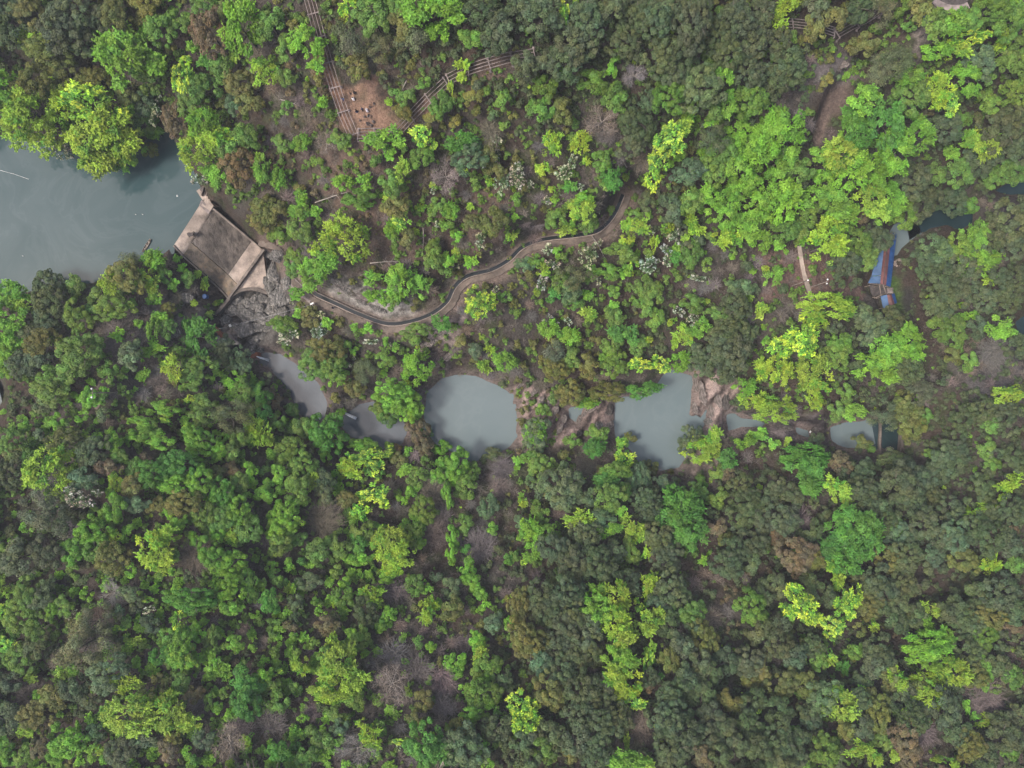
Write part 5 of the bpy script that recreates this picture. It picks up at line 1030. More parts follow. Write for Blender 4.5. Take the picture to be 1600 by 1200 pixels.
def person_meshes(kind):
    if kind in PM: return PM[kind]
    J = pose(kind); N = []; idx = {}
    def add(k, r, a=1): idx[k] = len(N); N.append((J[k], r, a))
    add('pel', .125, .8); add('che', .135, .75); add('nek', .055); add('hea', .095, 1.1); add('top', .07)
    E = [('pel', 'che'), ('che', 'nek'), ('nek', 'hea'), ('hea', 'top')]
    for n in 'lr':
        for k, r in ((n+'sh', .06), (n+'el', .042), (n+'wr', .03), (n+'hp', .085), (n+'kn', .058), (n+'an', .04), (n+'to', .035)): add(k, r)
        E += [('che', n+'sh'), (n+'sh', n+'el'), (n+'el', n+'wr'), ('pel', n+'hp'), (n+'hp', n+'kn'), (n+'kn', n+'an'), (n+'an', n+'to')]
        # hand: palm, four fingers and a thumb
        w = np.array(J[n+'wr']); e = np.array(J[n+'el']); dr = (w - e) / np.linalg.norm(w - e); sd = np.cross(dr, (0, 0, 1.0)); sd /= np.linalg.norm(sd)
        J[n+'pa'] = tuple(w + dr * .06); add(n+'pa', .028); E.append((n+'wr', n+'pa'))
        for f, (o_, L) in enumerate(((-.03, .075), (-.01, .09), (.01, .085), (.03, .065))):
            J[f"{n}f{f}"] = tuple(w + dr * (.07 + L) + sd * o_ * 1.3 + np.array([0, 0, -.015])); add(f"{n}f{f}", .009); E.append((n+'pa', f"{n}f{f}"))
        J[n+'th'] = tuple(w + dr * .07 + sd * .065 * (1 if n == 'l' else -1)); add(n+'th', .01); E.append((n+'pa', n+'th'))
    body = skin_mesh("body", N, [(idx[a_], idx[b_]) for a_, b_ in E], None or SKIN)
    def sub(name, ks, es, grow):
        NN = [(N[idx[k]][0], N[idx[k]][1] * g_ + grow, N[idx[k]][2]) for k, g_ in ks]; ii = {k: i for i, (k, _) in enumerate(ks)}
        return skin_mesh(name, NN, [(ii[a_], ii[b_]) for a_, b_ in es], SKIN)
    shirt = sub("shirt", [('che', 1.05), ('pel', 1.0), ('lsh', 1.1), ('lel', 1.1), ('rsh', 1.1), ('rel', 1.1)], [('che', 'pel'), ('che', 'lsh'), ('lsh', 'lel'), ('che', 'rsh'), ('rsh', 'rel')], .022)
    trou = sub("trousers", [('pel', .9), ('lhp', 1.1), ('lkn', 1.1), ('lan', 1.1), ('rhp', 1.1), ('rkn', 1.1), ('ran', 1.1)], [('pel', 'lhp'), ('lhp', 'lkn'), ('lkn', 'lan'), ('pel', 'rhp'), ('rhp', 'rkn'), ('rkn', 'ran')], .02)
    mb = MB(); hx, hy, hz = J['hea']; tx, ty, tz = J['top']; c = np.array([(hx + tx) / 2, (hy + ty) / 2 - .015, (hz + tz) / 2 + .03]); vs = []; fs = []
    for i in range(6):
        ph = i / 5 * 1.75
        for k in range(12): t = 6.283 * k / 12; vs.append(c + np.array([math.sin(ph) * math.cos(t) * .112, math.sin(ph) * math.sin(t) * .125 - (.02 if i > 3 else 0), math.cos(ph) * .115]))
    for i in range(5):
        for k in range(12): fs.append((i * 12 + k, (i + 1) * 12 + k, (i + 1) * 12 + (k + 1) % 12, i * 12 + (k + 1) % 12))
    mb.add(vs, fs); hair = mb.mesh("hair", HAIR, True)
    PM[kind] = (body, shirt, trou, hair); return PM[kind]
def person(px, py, kind, top, legs, rz, label, up=0.0, hat=None):
    x, y, z = on_ground(px, py, .8 + up)
    root = empty("person", (x, y, z + up), rz); tag(root, label, "person")
    body, shirt, trou, hair = person_meshes(kind); link("body", body, root)
    s = shirt.copy(); s.materials.clear(); s.materials.append(CL[top]); t = trou.copy(); t.materials.clear(); t.materials.append(CL[legs])
    link("shirt", s, root); link("trousers", t, root); h = hair.copy()
    if hat: h.materials.clear(); h.materials.append(CL[hat])
    link("hair" if not hat else "hat", h, root)
person(553.5, 143, "sit", "black", "black", 2.0, "person all in black crouching alone at the top of the clearing")
person(551.5, 154, "sit", "white", "pale", .4, "person in white top and pale trousers crouching beside the trestle")
person(536.5, 156, "stand", "blue", "navy", 3.0, "person in blue standing on the trestle beams", 1.05)
person(556.5, 173, "sit", "black", "navy", 1.2, "person in dark clothes sitting left of the group on orange soil")
person(566.5, 171.5, "stand", "navy", "black", 3.6, "person in navy clothes standing in the middle of the clearing")
person(573, 172, "sit", "pale", "pale", .3, "person wearing a white hat and pale clothes in the clearing", hat="white")
person(574.5, 180, "sit", "black", "grey", 4.4, "person in black top crouching lowest in the clearing")
person(520, 402 + 79, "stand", "black", "navy", 1.2, "person in dark clothes walking on the path beside the canal")

# ---------------------------------------------------------------- BOAT AND FLOATS ON THE LAKE
bt = empty("boat", tuple(W(230, 384, 14.02)), math.atan2(392 - 377, 236 - 223)); tag(bt, "narrow grey wooden punt lying by the lake's lower shore", "boat")
bt.rotation_euler = (0, 0, R(58))
def hull(L, Wd, hh, th):
    vs = []; fs = []; n = 9
    for s_ in (1, 0):
        for i in range(n):
            t = i / (n - 1) * 2 - 1; w = Wd / 2 * (1 - abs(t) ** 2.6 * .62) - th * (1 - s_); zz = hh + .16 * abs(t) ** 2
            f = -.06 + .14 * abs(t) ** 2.5 + (0 if s_ else .05); x = t * (L / 2 - (0 if s_ else th))
            vs += [(x, -w, zz), (x * .97, -w * .72, f), (x * .97, w * .72, f), (x, w, zz)]
    for i in range(n - 1):
        for k in range(3): fs.append((i * 4 + k, i * 4 + k + 1, (i + 1) * 4 + k + 1, (i + 1) * 4 + k)); q = n * 4; fs.append((q + i * 4 + k + 1, q + i * 4 + k, q + (i + 1) * 4 + k, q + (i + 1) * 4 + k + 1))
        for k in (0, 3): fs.append((i * 4 + k, (i + 1) * 4 + k, n * 4 + (i + 1) * 4 + k, n * 4 + i * 4 + k))
    for i in (0, n - 1):
        fs.append(tuple(i * 4 + k for k in range(4))); fs.append(tuple(n * 4 + i * 4 + k for k in range(4))); fs.append((i*4, i*4+3, n*4+i*4+3, n*4+i*4))
    mb = MB(); mb.add(vs, fs); return mb
hull(3.3, .62, .28, .05).build("hull", M_WOOD, bt)
for x in (-.8, .1, .9): mb = MB(); mb.box((x, 0, .24), (.2, .5, .035)); mb.build("thwart", M_PALEBARK, bt)
fl = None
for px, py, w_ in ((277, 306, "largest white float on the lake, nearest the dam's upper end"), (212, 335, "left one of the two close white floats in mid lake"), (223, 335, "right one of the two close white floats in mid lake"), (36, 400, "small white float near the lake's left end")):
    mb = MB(); s = .34 if px == 277 else .17
    mb.tube([(0, 0, -.1), (0, 0, 0), (0, 0, .12 * s / .22 * .6), (0, 0, .16 * s / .22 * .6)], [s * .5, s * .62, s * .5, s * .15], 12); mb.tube([(0, 0, .1), (0, 0, .35)], .03, 6)
    o = mb.build("float", M_WHITE, None, tuple(W(px, py, 14.03)), smooth=True); tag(o, w_, "float", "white floats on the lake")
mb = MB(); mb.tube([W(0, 266, 14.05), W(22, 272, 14.05), W(45, 280, 14.05)], .03, 5); o = mb.build("float_rope", M_WHITE); tag(o, "thin pale rope floating near the lake's upper left shore", "rope")

# ---------------------------------------------------------------- BLUE AND RED ROOFED HALL BY THE RIVER
def roof_pt(px, py, z): return W(px, py, z)
def hall(name, label, strips, wallz, group=None):
    """strips: list of (name, material, 4 px corners with heights)"""
    allp = [roof_pt(*q) for s in strips for q in s[2]]; c = np.mean(allp, 0); c[2] = wallz
    root = empty(name, tuple(c)); tag(root, label, "building", group)
    for nm, mt, qs in strips:
        P = [roof_pt(*q) - c for q in qs]; mb = MB(); mb.prism([tuple(v) for v in P], [(v[0], v[1], v[2] - .12) for v in P])
        # standing seams across the sheet
        ns = max(3, int(np.linalg.norm(P[3] - P[0]) / .9))
        for k in range(1, ns): f = k / ns; mb.beam(P[0] * (1 - f) + P[3] * f + np.array([0, 0, .03]), P[1] * (1 - f) + P[2] * f + np.array([0, 0, .03]), .05, .05)
        mb.build(nm, mt, root)
    return root, c
Z0 = -.2
h1, c1 = hall("riverside_hall", "long hall with a red ridge between two blue roof slopes beside the river", [
    ("blue_roof", M_BLUE, [(1393.5,363,3.0),(1401,366,2.2),(1391.5,448,2.2),(1385,446,3.0)]),
    ("red_roof", M_RED, [(1388.5,366,3.9),(1393,363,3.15),(1384.5,445.5,3.15),(1380.2,444.5,3.9)]),
    ("red_roof", M_RED, [(1384,366,3.15),(1388,366,3.9),(1379.8,444.5,3.9),(1375.3,443,3.15)]),
    ("pale_blue_roof", M_PBLUE, [(1371,388,2.5),(1382.2,387,3.1),(1377.3,430,3.1),(1362,431,2.3)]),
    ("pale_blue_roof", M_PBLUE, [(1361.5,432,2.3),(1377.1,431,3.1),(1375.4,443,3.1),(1356.5,442,2.3)])], Z0)
mb = MB(); mb.beam(roof_pt(1388.2,366,3.95) - c1, roof_pt(1380,444.5,3.95) - c1, .12, .10); mb.build("ridge_cap", M_DARK, h1)
for px, py in ((1399,368),(1396,390),(1394,412),(1391,434),(1389.5,446),(1384,368),(1381,390),(1378,412),(1376,441)):
    q = roof_pt(px, py, 2.1) - c1; mb = MB(); mb.box((q[0], q[1], q[2] / 2), (.22, .22, q[2])); mb.build("post", M_WOOD, h1)
fp = [roof_pt(1384,366,.1) - c1, roof_pt(1400,367,.1) - c1, roof_pt(1390,449,.1) - c1, roof_pt(1357,443,.1) - c1, roof_pt(1368,420,.1) - c1]
mb = MB(); mb.prism([tuple(v) for v in fp], [(v[0], v[1], v[2] - 1.2) for v in fp]); mb.build("floor_slab", M_WALLC, h1)
wl = [roof_pt(1378.5,380,1) - c1, roof_pt(1371,441,1) - c1]
mb = MB(); mb.beam((wl[0][0], wl[0][1], 1.2), (wl[1][0], wl[1][1], 1.2), .15, 2.2); mb.build("wall", M_WHITE, h1)
h2, c2 = hall("riverside_shed", "small shed with the same red and blue roofing just below the long hall", [
    ("pale_blue_roof", M_PBLUE, [(1376,462.5,2.6),(1386,460.5,3.0),(1389,478,3.0),(1380.5,484,2.6)]),
    ("red_roof", M_RED, [(1386.3,460.5,3.05),(1390,460,3.5),(1395,476,3.5),(1389.4,478.5,3.05)]),
    ("red_roof", M_RED, [(1390.3,460,3.5),(1393,459.5,3.05),(1398,475,3.05),(1395.3,476,3.5)]),
    ("blue_roof", M_BLUE, [(1393.3,459.5,2.95),(1397.5,458,2.4),(1401.5,473,2.4),(1398.3,475,2.95)])], Z0)
for px, py in ((1378,464),(1396,461),(1400,472),(1382,481),(1391,477)):
    q = roof_pt(px, py, 2.3) - c2; mb = MB(); mb.box((q[0], q[1], q[2] / 2), (.2, .2, q[2])); mb.build("post", M_WOOD, h2)
fp = [roof_pt(1377,464,.1) - c2, roof_pt(1397,460,.1) - c2, roof_pt(1401,472,.1) - c2, roof_pt(1382,483,.1) - c2]
mb = MB(); mb.prism([tuple(v) for v in fp], [(v[0], v[1], v[2] - 1.0) for v in fp]); mb.build("floor_slab", M_WALLC, h2)
dk = empty("open_deck", tuple(roof_pt(1374, 453, Z0 + .2))); tag(dk, "dark open deck with bare roof beams between the hall and the shed", "deck"); cd = np.array(dk.location)
q4 = [roof_pt(*q) - cd for q in ((1358,445,.35),(1386,447,.35),(1388,459,.35),(1364,463,.35))]
mb = MB(); mb.prism([tuple(v) for v in q4], [(v[0], v[1], v[2] - .5) for v in q4]); mb.build("deck_floor", M_DARK, dk)
for q, r_ in (((1374,444,2.7),(1376.5,462,2.6)), ((1380,445,2.7),(1385,460,2.6)), ((1358,443,2.5),(1376,445,2.7)), ((1366,466,2.4),(1377,461,2.6))):
    mb = MB(); mb.beam(roof_pt(*q) - cd, roof_pt(*r_) - cd, .14, .14); mb.build("roof_beam", M_CONC, dk)
for q in ((1359,446,2.4),(1374.5,446,2.6),(1367,464,2.3),(1384,459,2.5)):
    v = roof_pt(*q) - cd; mb = MB(); mb.box((v[0], v[1], v[2] / 2), (.16, .16, v[2])); mb.build("post", M_WOOD, dk)
mb = MB(); v = roof_pt(1390.5, 454, .6)
for i in range(4): mb.beam((-.55 + i * .36, -.8, .0), (-.55 + i * .36, .8, .0), .1, .12); mb.beam((-.8, -.55 + i * .36, .14), (.8, -.55 + i * .36, .14), .1, .12)
mb.box((0, 0, -.4), (1.2, 1.2, .6)); o = mb.build("lattice_platform", M_BEAM, None, tuple(v)); tag(o, "pale lattice platform wedged between the hall and the shed", "platform")
rb = empty("rubble_ring", tuple(on_ground(1404, 411)), 0); tag(rb, "broken ring of pale stones beside the hall's blue slope", "stone ring")
for k in range(9):
    t = k * .7; mb = MB(); s = .22 + .1 * (k % 3)
    mb.tube([(math.cos(t) * .9, math.sin(t) * .8, -.1), (math.cos(t) * .9 + .05, math.sin(t) * .8, .25)], [s, s * .7], 7); mb.build("stone", M_CONC, rb)

# curved white wall with dark roof at the top
cwz = 27.0
arcp = smooth_line([W(1455,-6,cwz), W(1460,3,cwz), W(1472,10,cwz), W(1486,14,cwz), W(1502,13,cwz), W(1512,9,cwz)], 4)
vb = empty("viewing_terrace", tuple(arcp[8])); tag(vb, "curved pale terrace wall round a dark roof at the top edge", "terrace"); vc = np.array(vb.location)
ribbon_wall("parapet", [np.array(p) - vc for p in arcp], 1.3, .3, -3.0, M_BEAM, vb)
fl_ = [W(1458,-40,cwz), W(1462,-2,cwz), W(1473,5.5,cwz), W(1487,9,cwz), W(1503,8,cwz), W(1512,2,cwz), W(1520,-40,cwz)]
mb = MB(); mb.prism([tuple(np.array(v) - vc + (0, 0, .1)) for v in fl_], [tuple(np.array(v) - vc + (0, 0, -2.5)) for v in fl_]); mb.build("roof_slab", M_DARK, vb)
for px, py, s, mt, lb in ((1450, 27, 1.3, M_PBLUE, "blue tarpaulin heap beside the track below the white terrace"), (1447, 35, 1.4, M_BEAM, "pale stone block beside the track just below the blue heap")):
    x, y, z = on_ground(px, py, .3); mb = MB(); vs = []; n = 9
    for i in range(n):
        for j in range(n):
            u, v = i / (n - 1) - .5, j / (n - 1) - .5; e = max(0, 1 - (2 * u) ** 4) * max(0, 1 - (2 * v) ** 4)
            vs.append((u * s * 1.3 + v * .3, v * s, e * .7 * (0.7 + .6 * float(vnoise(np.array([i * .7 + px]), np.array([j * .7]))[0])) - .15))
    fs = [(i * n + j, (i + 1) * n + j, (i + 1) * n + j + 1, i * n + j + 1) for i in range(n - 1) for j in range(n - 1)]
    mb.add(vs, fs); o = mb.build("tarpaulin_heap" if mt is M_PBLUE else "stone_block", mt, None, (x, y, z)); tag(o, lb, "tarpaulin" if mt is M_PBLUE else "stone")

# weir walls at the last pool
for P, lb in (([(1373,655,.1),(1373.5,675,.1),(1372,695,.1),(1373,712,.1)], "upright low stone weir between the green pool and the dark pool"), ([(1404,655,.1),(1407,670,.1),(1407,690,.1),(1405,706,.1)], "curved stone retaining wall on the dark pool's far side")):
    o = ribbon_wall("weir_wall", smooth_line([W(*q) for q in P], 4), .5, .75, -2, M_WALLC); tag(o, lb, "weir")
o = ribbon_wall("pool_wall", [W(959.5,623,1.6), W(959,640,1.6), W(958.5,657,1.6)], .35, .35, -1.5, M_DARK); tag(o, "straight dark retaining wall on the square pool's left side", "wall")
tank = empty("water_tank", tuple(on_ground(319.5, 463, 1)[:3]), .9); tag(tank, "small blue plastic tank at the dam's lower corner", "tank")
mb = MB(); mb.tube([(0, 0, 0), (0, 0, 1.0), (0, 0, 1.1)], [.55, .55, .45], 14); mb.build("tank_body", M_BLUE, tank)
mb = MB(); mb.tube([(0, 0, 1.1), (0, 0, 1.18)], [.2, .2], 10); mb.build("tank_lid", M_BLUE, tank)

# ---------------------------------------------------------------- POLES AND CABLES
def pole(px, py, hh, label, ins, rz):
    x, y, z = on_ground(px, py, hh); r = empty("utility_pole", (x, y, z), rz); tag(r, label, "utility pole")
    mb = MB(); mb.tube([(0, 0, -.3), (0, 0, hh)], [.14, .09], 8); mb.build("pole", M_CONC, r)
    mb = MB(); mb.beam((-1.1, 0, hh - .15), (1.1, 0, hh - .15), .1, .1); ca = mb.build("crossarm", M_DARK, r)
    for k in ins: mb = MB(); mb.tube([(k, 0, hh - .1), (k, 0, hh + .05), (k, 0, hh + .22), (k, 0, hh + .3)], [.06, .16, .19, .06], 10); mb.build("insulator", M_WHITE, ca, smooth=True)
pole(144, 614, 8.5, "utility pole with two white insulators above the left forest slope", (-.85, .85), R(90))
pole(1292, 440, 8.0, "utility pole with white insulators right of the thin trail", (-.45, .45), R(80))
pole(1262, 438, 8.0, "thin pole with one white insulator beside the pale trail", (0,), R(20))
def cable(name, A, B, sag, label):
    P = [A * (1 - t) + B * t - np.array([0, 0, 4 * sag * t * (1 - t)]) for t in np.linspace(0, 1, 9)]; mb = MB(); mb.tube(P, .02, 4)
    o = mb.build(name, M_WIRE); tag(o, label, "cable")
cable("cable", W(358, 510, 8.2), W(490, 475, 14.6), .3, "long thin steel cable crossing above the gorge boulders")
cable("cable", W(329, 517, 8.4), W(358, 510, 8.2), .05, "short cable from the round green tree to the white bracket")
br = empty("cable_bracket", tuple(on_ground(361, 509, .5)[:3])); tag(br, "pale metal cable bracket on the grey gorge rock", "bracket")
mb = MB(); mb.beam((-.5, -.4, 0), (0, 0, 1.4), .09, .09); mb.beam((.5, -.3, 0), (0, 0, 1.4), .09, .09); mb.beam((0, .6, 0), (0, 0, 1.4), .09, .09); mb.build("tripod", M_WIRE, br)
mb = MB(); mb.box((0, 0, 1.0), (.5, .6, .25), .5); mb.build("housing", M_WHITE, br)
tw = empty("cable_tower", tuple(on_ground(489, 475, 1)[:3])); tag(tw, "pale frame anchoring the cable beside the start of the canal", "cable tower")
for s in (-.35, .35): mb = MB(); mb.beam((s, -.35, -.2), (s * .3, 0, 1.8), .08, .08); mb.beam((s, .35, -.2), (s * .3, 0, 1.8), .08, .08); mb.build("leg", M_WHITE, tw)
mb = MB(); mb.box((0, 0, 1.85), (.8, .3, .12), .4); mb.build("head_plate", M_WHITE, tw)

# ---------------------------------------------------------------- ROCKS
def rock_mesh(seed, strat=0.0, n=5, jag=.55):
    g = np.random.default_rng(seed); import bmesh
    bm = bmesh.new(); bmesh.ops.create_icosphere(bm, subdivisions=n, radius=1.0); co = np.array([v.co[:] for v in bm.verts])
    planes = g.normal(size=(9, 3)); planes /= np.linalg.norm(planes, axis=1, keepdims=True); offs_ = g.uniform(.55, .92, 9)
    for p, o_ in zip(planes, offs_):
        dd = co @ p; m = dd > o_; co[m] -= np.outer(dd[m] - o_, p)
    nz = (fbm(co[:, 0] * 2.1 + seed, co[:, 1] * 2.1 + co[:, 2] * 1.7, 4, seed % 7) - .5) * jag; co *= (1 + nz)[:, None]
    nz = np.abs(fbm(co[:, 0] * 4 + seed * 3, co[:, 1] * 4 + co[:, 2] * 3, 4, 11) - .5); co *= (1 - np.exp(-nz * 28) * .16)[:, None]
    if strat: co[:, 2] += strat * (np.abs(((co[:, 0] * 5.0 + vnoise(co[:, 0] * 2, co[:, 1] * 1.2, 2)) % 1) - .5) - .25) * (co[:, 2] > -.2)
    for v, c_ in zip(bm.verts, co): v.co = c_
    me = bpy.data.meshes.new("rock"); bm.to_mesh(me); bm.free(); return me
RK = [rock_mesh(s) for s in range(6)]; RS = [rock_mesh(20 + s, .7, 5, .4) for s in range(4)]
for m_ in RK: m_.materials.append(M_ROCK)
for m_ in RS: m_.materials.append(M_ROCKB)
def rock(px, py, rx, ry, rz, label, group, strat=False, hh=.5, name="boulder", mat=None):
    x, y, z = on_ground(px, py, .3); s = scale_at(z); me = trng.choice(RS if strat else RK)
    if mat: me = me.copy(); me.materials.clear(); me.materials.append(mat)
    o = link(name, me, None, (x, y, z + (.15 if strat else -.1)), (trng.uniform(-.15, .15), trng.uniform(-.15, .15), rz), (rx * s, ry * s, max(min(rx, ry) * s * hh, .55))); tag(o, label, "rock", group); return o
GB = [(419,428,7,12),(422,448,6,8),(368,468,13,9),(385,472,8,10),(397,466,9,9),(410,463,11,8),(428,440,16,24),(440,462,16,20),(425,478,13,14),(405,480,9,9),(384,492,17,10),(362,485,12,9),(408,497,14,9),(428,497,12,9),(440,486,10,10),(383,516,14,13),(400,512,12,9),(418,510,10,8),(352,500,8,9),(366,510,8,6),(398,530,10,9),(412,524,8,7),(391,545,7,8),(430,420,14,16),(432,400,12,10),(447,440,8,14),(395,479,6,5),(376,480,7,5),(433,510,8,6),(405,545,6,5),(346,478,6,5),(420,398,8,7)]
gb = []
for i, (px, py, rx, ry) in enumerate(GB):
    gb.append((px, py))
gl = {}
for i, (px, py, rx, ry) in enumerate(GB):
    sz = "large" if max(rx, ry) > 12 else ("mid-sized" if max(rx, ry) > 8.5 else "small")
    nb_ = "near the curved wall" if py < 476 and px < 418 else ("below the canal's start" if px > 418 else ("above the rusty stream" if px < 372 else "in the middle of the gorge"))
    gl.setdefault((sz, nb_), []).append(i)
for (sz, nb_), ids in gl.items():
    ids.sort(key=lambda i: GB[i][0]); n = len(ids)
    for j, i in enumerate(ids):
        px, py, rx, ry = GB[i]; w_ = "" if n == 1 else (", the " + ("left", "right")[j] + " one" if n == 2 else f", {NTH[j]} from the left")
        rock(px, py, rx * 1.12, ry * 1.12, trng.uniform(-.4, .4), f"{sz} grey weathered boulder {nb_}{w_}", "boulders in the gorge below the dam", hh=.85)
OUTC = [(915,645,9,4,1.0,"pinkish banded rock rib right of the tiny pond"),(905,655,8,4,1.0,"narrow tan rock rib at the tiny pond's lower end"),(925,638,10,4,.6,"tan rock ledge under the bright shrub by the tiny pond"),
 (880,655,8,5,1.3,"pale rounded rock at the tiny pond's left shore"),(868,640,9,5,1.2,"grey-pink layered rock left of the tiny pond"),(862,622,10,5,1.1,"reddish layered rock above left of the tiny pond"),(874,672,9,5,1.2,"brown rock patch lower left of the tiny pond"),
 (930,668,14,6,.6,"flat grey-violet rock shelf between the tiny pond and the square pool"),(905,677,7,4,.5,"small dark rock shelf below the tiny pond"),(950,640,7,9,.1,"dark slab rock beside the straight wall"),(952,664,8,5,.4,"reddish rock at the square pool's left corner"),
 (845,628,9,5,1.2,"brownish ledge beside the tree right of the round pool"),(835,612,9,4,.9,"thin pinkish ledge above the tree right of the round pool"),(815,600,10,4,.9,"thin rocky rim at the round pool's upper right"),
 (1088,600,5,16,.2,"tall tan rock tongue at the square pool's right shore"),(1098,615,7,18,.25,"long tan banded rock rib right of the square pool"),(1086,638,6,9,.3,"ochre rock tip jutting into the square pool"),(1112,640,7,17,.25,"broad pale rock rib above the little waterfall"),
 (1122,622,7,15,.25,"grey-pink banded rock beside the yellow-green tree"),(1133,625,8,14,.2,"dark grey rock bank left of the yellow-green tree"),(1108,658,9,5,.2,"rounded grey rock at the square pool's outflow"),(1125,668,6,5,0,"dark hollowed rock under the little waterfall"),(1130,690,5,13,.1,"narrow grey-violet rock spur below the little waterfall"),
 (1150,640,10,4,-.2,"dark rock rim above the blue-green stream pool"),(1175,648,14,4,-.15,"long dark rock rim above the thin stream"),(1205,660,14,4,-.2,"dark striped rock sheet beside the thin stream"),(1228,668,13,4,-.15,"dark striped rock sheet further along the thin stream"),(1185,672,12,4,-.05,"brown rock bank under the thin stream"),
 (1275,672,9,5,.1,"dark rock step before the last stream pool"),(1388,702,10,6,.3,"brown rubble heap between the two weir walls"),
 (513,645,5,8,.2,"dark rock at the right end of the upper gorge pool"),(528,632,9,6,0,"dark overhanging rock above the pool waterfall"),(545,633,9,5,-.4,"dark rock ledge right of the pool waterfall"),(520,652,7,6,.2,"dark mossy rock left of the pool waterfall"),(487,655,5,6,.3,"small dark rock at the upper gorge pool's foot"),(637,660,6,10,.3,"dark cleft rock between the gorge pool and the round pool"),
 (670,535,14,9,.5,"pale pinkish rock patch below the path's bend"),(690,520,9,6,.6,"small pale rock patch beside the path's bend"),(700,555,12,6,.8,"tan banded rock streak above the round pool"),(680,570,9,6,.6,"pale rock band close above the round pool"),
 (540,452,16,6,-.5,"pale grey cliff rock above the canal, left piece"),(565,470,14,6,-.5,"pale grey cliff rock above the canal, middle piece"),(590,482,15,5,-.35,"pale grey cliff rock above the canal bend"),(528,440,10,5,-.5,"small grey cliff rock near the canal's start"),
 (1283,122,14,5,.5,"grey rock ledge beside the upper track"),(1318,100,10,6,.3,"pale cracked rock below the right trestle"),(1262,138,10,4,.4,"low grey rock left of the upper track"),
 (290,465,12,8,.3,"grey rock knob on the promontory near the dam"),(270,520,14,9,.6,"large grey rock face on the promontory"),(225,485,10,7,.2,"pale rock patch at the promontory's centre"),(255,560,10,7,.9,"grey cliff edge beside the round green tree")]
for px, py, rx, ry, rz, lb in OUTC:
    dark = "dark" in lb
    rock(px, py, rx * 1.1, ry * 1.1, rz, lb, "rock outcrops along the stream", True, .55, "rock_outcrop", M_ROCK if ("grey" in lb and "pink" not in lb and not dark) else (M_DARKROCK if dark else None))
# red sandstone lips with white water
for P, lb in (([(327,508),(337,510),(348,524),(353,532),(345,535),(333,527)], "upper red-brown rock chute under the green tree"), ([(386,549),(402,551),(403,558),(392,560),(386,556)], "lower small red-brown rock chute at the gorge pool")):
    zz = 6.7 if "upper" in lb else 5.9
    T_ = [W(a_, b_, zz + .25) for a_, b_ in P]; c_ = np.mean(T_, 0); mb = MB()
    mb.prism([tuple(v) for v in T_], [tuple(c_ + (v - c_) * 1.25 - np.array([0, 0, 1.4])) for v in T_]); o = mb.build("rock_chute", M_RUST); tag(o, lb, "rock")
o = None
P = [(344,524),(352,520),(362,523),(368,531),(378,538),(380,548),(372,545),(362,538),(348,534)]
mb = MB(); mb.add([tuple(W(a_, b_, 6.35)) for a_, b_ in P][::-1], [tuple(range(len(P)))]); o = mb.build("basin_water", worn("murky_water", (0.12, 0.095, 0.09), (0.15, 0.125, 0.125), .3, .08, .5, .05)); tag(o, kind="structure")
if o.data.polygons[0].normal.z < 0: o.data.flip_normals()
def cascade(px0, py0, z0, px1, py1, z1, w0, w1, label):
    A = W(px0, py0, z0); B = W(px1, py1, z1); e = B - A; n = np.array([-e[1], e[0], 0]); n /= np.linalg.norm(n[:2]) + 1e-9; mb = MB()
    for k in range(5):
        o_ = (k / 4 - .5); pts = []
        for t in np.linspace(0, 1, 7):
            w = w0 * (1 - t) + w1 * t; q = A * (1 - t) + B * t; q[2] = z0 + (z1 - z0) * t ** 1.8 + .12
            pts.append(q + n * (o_ * w + trng.uniform(-.04, .04)))
        mb.tube(pts, [.02 + .03 * trng.random() + .05 * w1 * t for t in np.linspace(0, 1, 7)], 5)
    o = mb.build("cascade", M_FOAM, smooth=True); tag(o, label, "waterfall", "small waterfalls of the stream")
cascade(524, 638, 4.9, 557, 654, 3.9, .25, .6, "long white waterfall between the two dark gorge pools")
cascade(401, 557, 6.2, 421, 563, 4.7, .15, .55, "white water jet entering the upper gorge pool")
cascade(346, 529, 6.9, 358, 533, 6.45, .12, .4, "short white water jet from the upper red rock chute")
cascade(1121, 653, 1.9, 1120, 664, 1.0, .2, .5, "small white cascade at the square pool's outflow")
cascade(1269, 669, 1.2, 1265, 676, .8, .3, .4, "tiny white cascade before the last stream pool")
cascade(495, 650, 4.9, 501, 655, 4.7, .2, .4, "tiny white riffle at the upper gorge pool's foot")

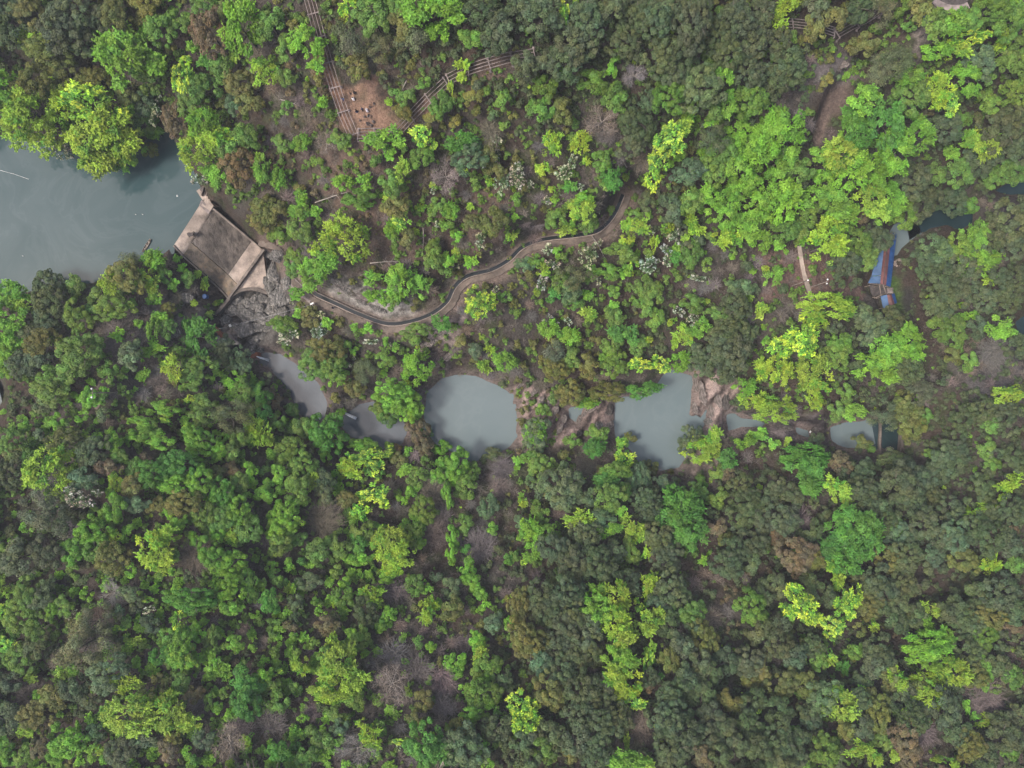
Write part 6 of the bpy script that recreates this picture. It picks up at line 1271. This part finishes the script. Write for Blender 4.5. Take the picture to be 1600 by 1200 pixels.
# ---------------------------------------------------------------- FALLEN TRUNKS
LOGS = [((435,154),(467,165),.10,"thin pale fallen trunk left of the clearing"),((492,316),(548,298),.12,"pale fallen trunk above the round lime tree"),((578,411),(623,408),.12,"straight pale fallen trunk right of the round lime tree"),
 ((661,356),(660,398),.09,"upright thin dead trunk above the canal bend"),((557,592),(592,577),.08,"thin pale trunk left of the round pool"),((1215,751),(1237,753),.08,"short pale fallen trunk left of the emerald stream tree"),
 ((635,125),(622,150),.08,"thin dead branch right of the clearing"),((975,128),(1003,98),.14,"bare leaning trunk in the gap among the domed evergreens"),((925,368),(945,403),.10,"thin bare trunk crossing the path near its upper end"),((1283,790),(1262,792),.08,"thin pale fallen stick in the dark right slope")]
for A, B, r_, lb in LOGS:
    pa, pb = [np.array(on_ground(*q, 1.2)) for q in (A, B)]; pa[2] += 1.0; pb[2] += 1.0; mid = (pa + pb) / 2 + np.array([.15, .1, .15])
    root = empty("fallen_trunk", tuple(mid - np.array([0, 0, .5]))); tag(root, lb, "fallen trunk"); m0 = np.array(root.location)
    mb = MB(); mb.tube([pa - m0, mid - m0, pb - m0], [r_, r_ * .8, r_ * .35], 7); mb.build("trunk", M_PALEBARK, root, smooth=True)
    e = pb - pa
    for k in range(5):
        t = .35 + .13 * k; q = pa + e * t - m0 + np.array([0, 0, .05]); n = np.array([-e[1], e[0], 0]) / np.linalg.norm(e) * (1 if k % 2 else -1); L = np.linalg.norm(e) * .16
        mb = MB(); mb.tube([q, q + (n + e / np.linalg.norm(e) * .6) * L + np.array([0, 0, .2])], [r_ * .4, r_ * .12], 5); mb.build("branch", M_PALEBARK, root)

STN = [(575,193,4,3,"largest pale orange stone low in the clearing"),(583,190,3,2.6,"second pale stone, just right of the largest in the clearing"),(580,196,2.4,2,"small pale stone below the two large clearing stones"),(562,188,1.8,1.6,"white stone left of the large clearing stones"),
 (569,182,1.4,1.3,"tiny pale stone near the lowest crouching person"),(584,162,1.8,1.4,"grey stone at the clearing's right edge"),(547,146,1.5,1.2,"tiny pale stone left of the lone black figure"),(578,167,1.5,1.2,"tiny grey stone right of the white-hatted person"),(519,137,2,2,"pale stone pile left of the trestle"),(558,216,2.5,2,"pale concrete lump under the trestle corner")]
for px, py, rx, ry, lb in STN: rock(px, py, rx, ry, trng.uniform(0, 3), lb, "pale stones in the clearing", True, .5, "stone", M_BEAM)

# ---------------------------------------------------------------- THE AIR OF THE GORGE
m, nt, out = new_mat("haze_air"); pv = nt.nodes.new("ShaderNodeVolumePrincipled")
pv.inputs["Color"].default_value = (0.86, 0.92, 1.0, 1); pv.inputs["Density"].default_value = 0.00022; pv.inputs["Anisotropy"].default_value = 0.1
nt.links.new(pv.outputs[0], out.inputs["Volume"])
zlo = float(GZ.min()) - 6.0; zhi = max(float(GZ.max()), H) + 12.0
mb = MB(); mb.box((0, 0, (zlo + zhi) / 2), (1900, 1900, zhi - zlo)); o = mb.build("haze", m)
tag(o, "thin pale air filling the gorge", "haze", None, "stuff")
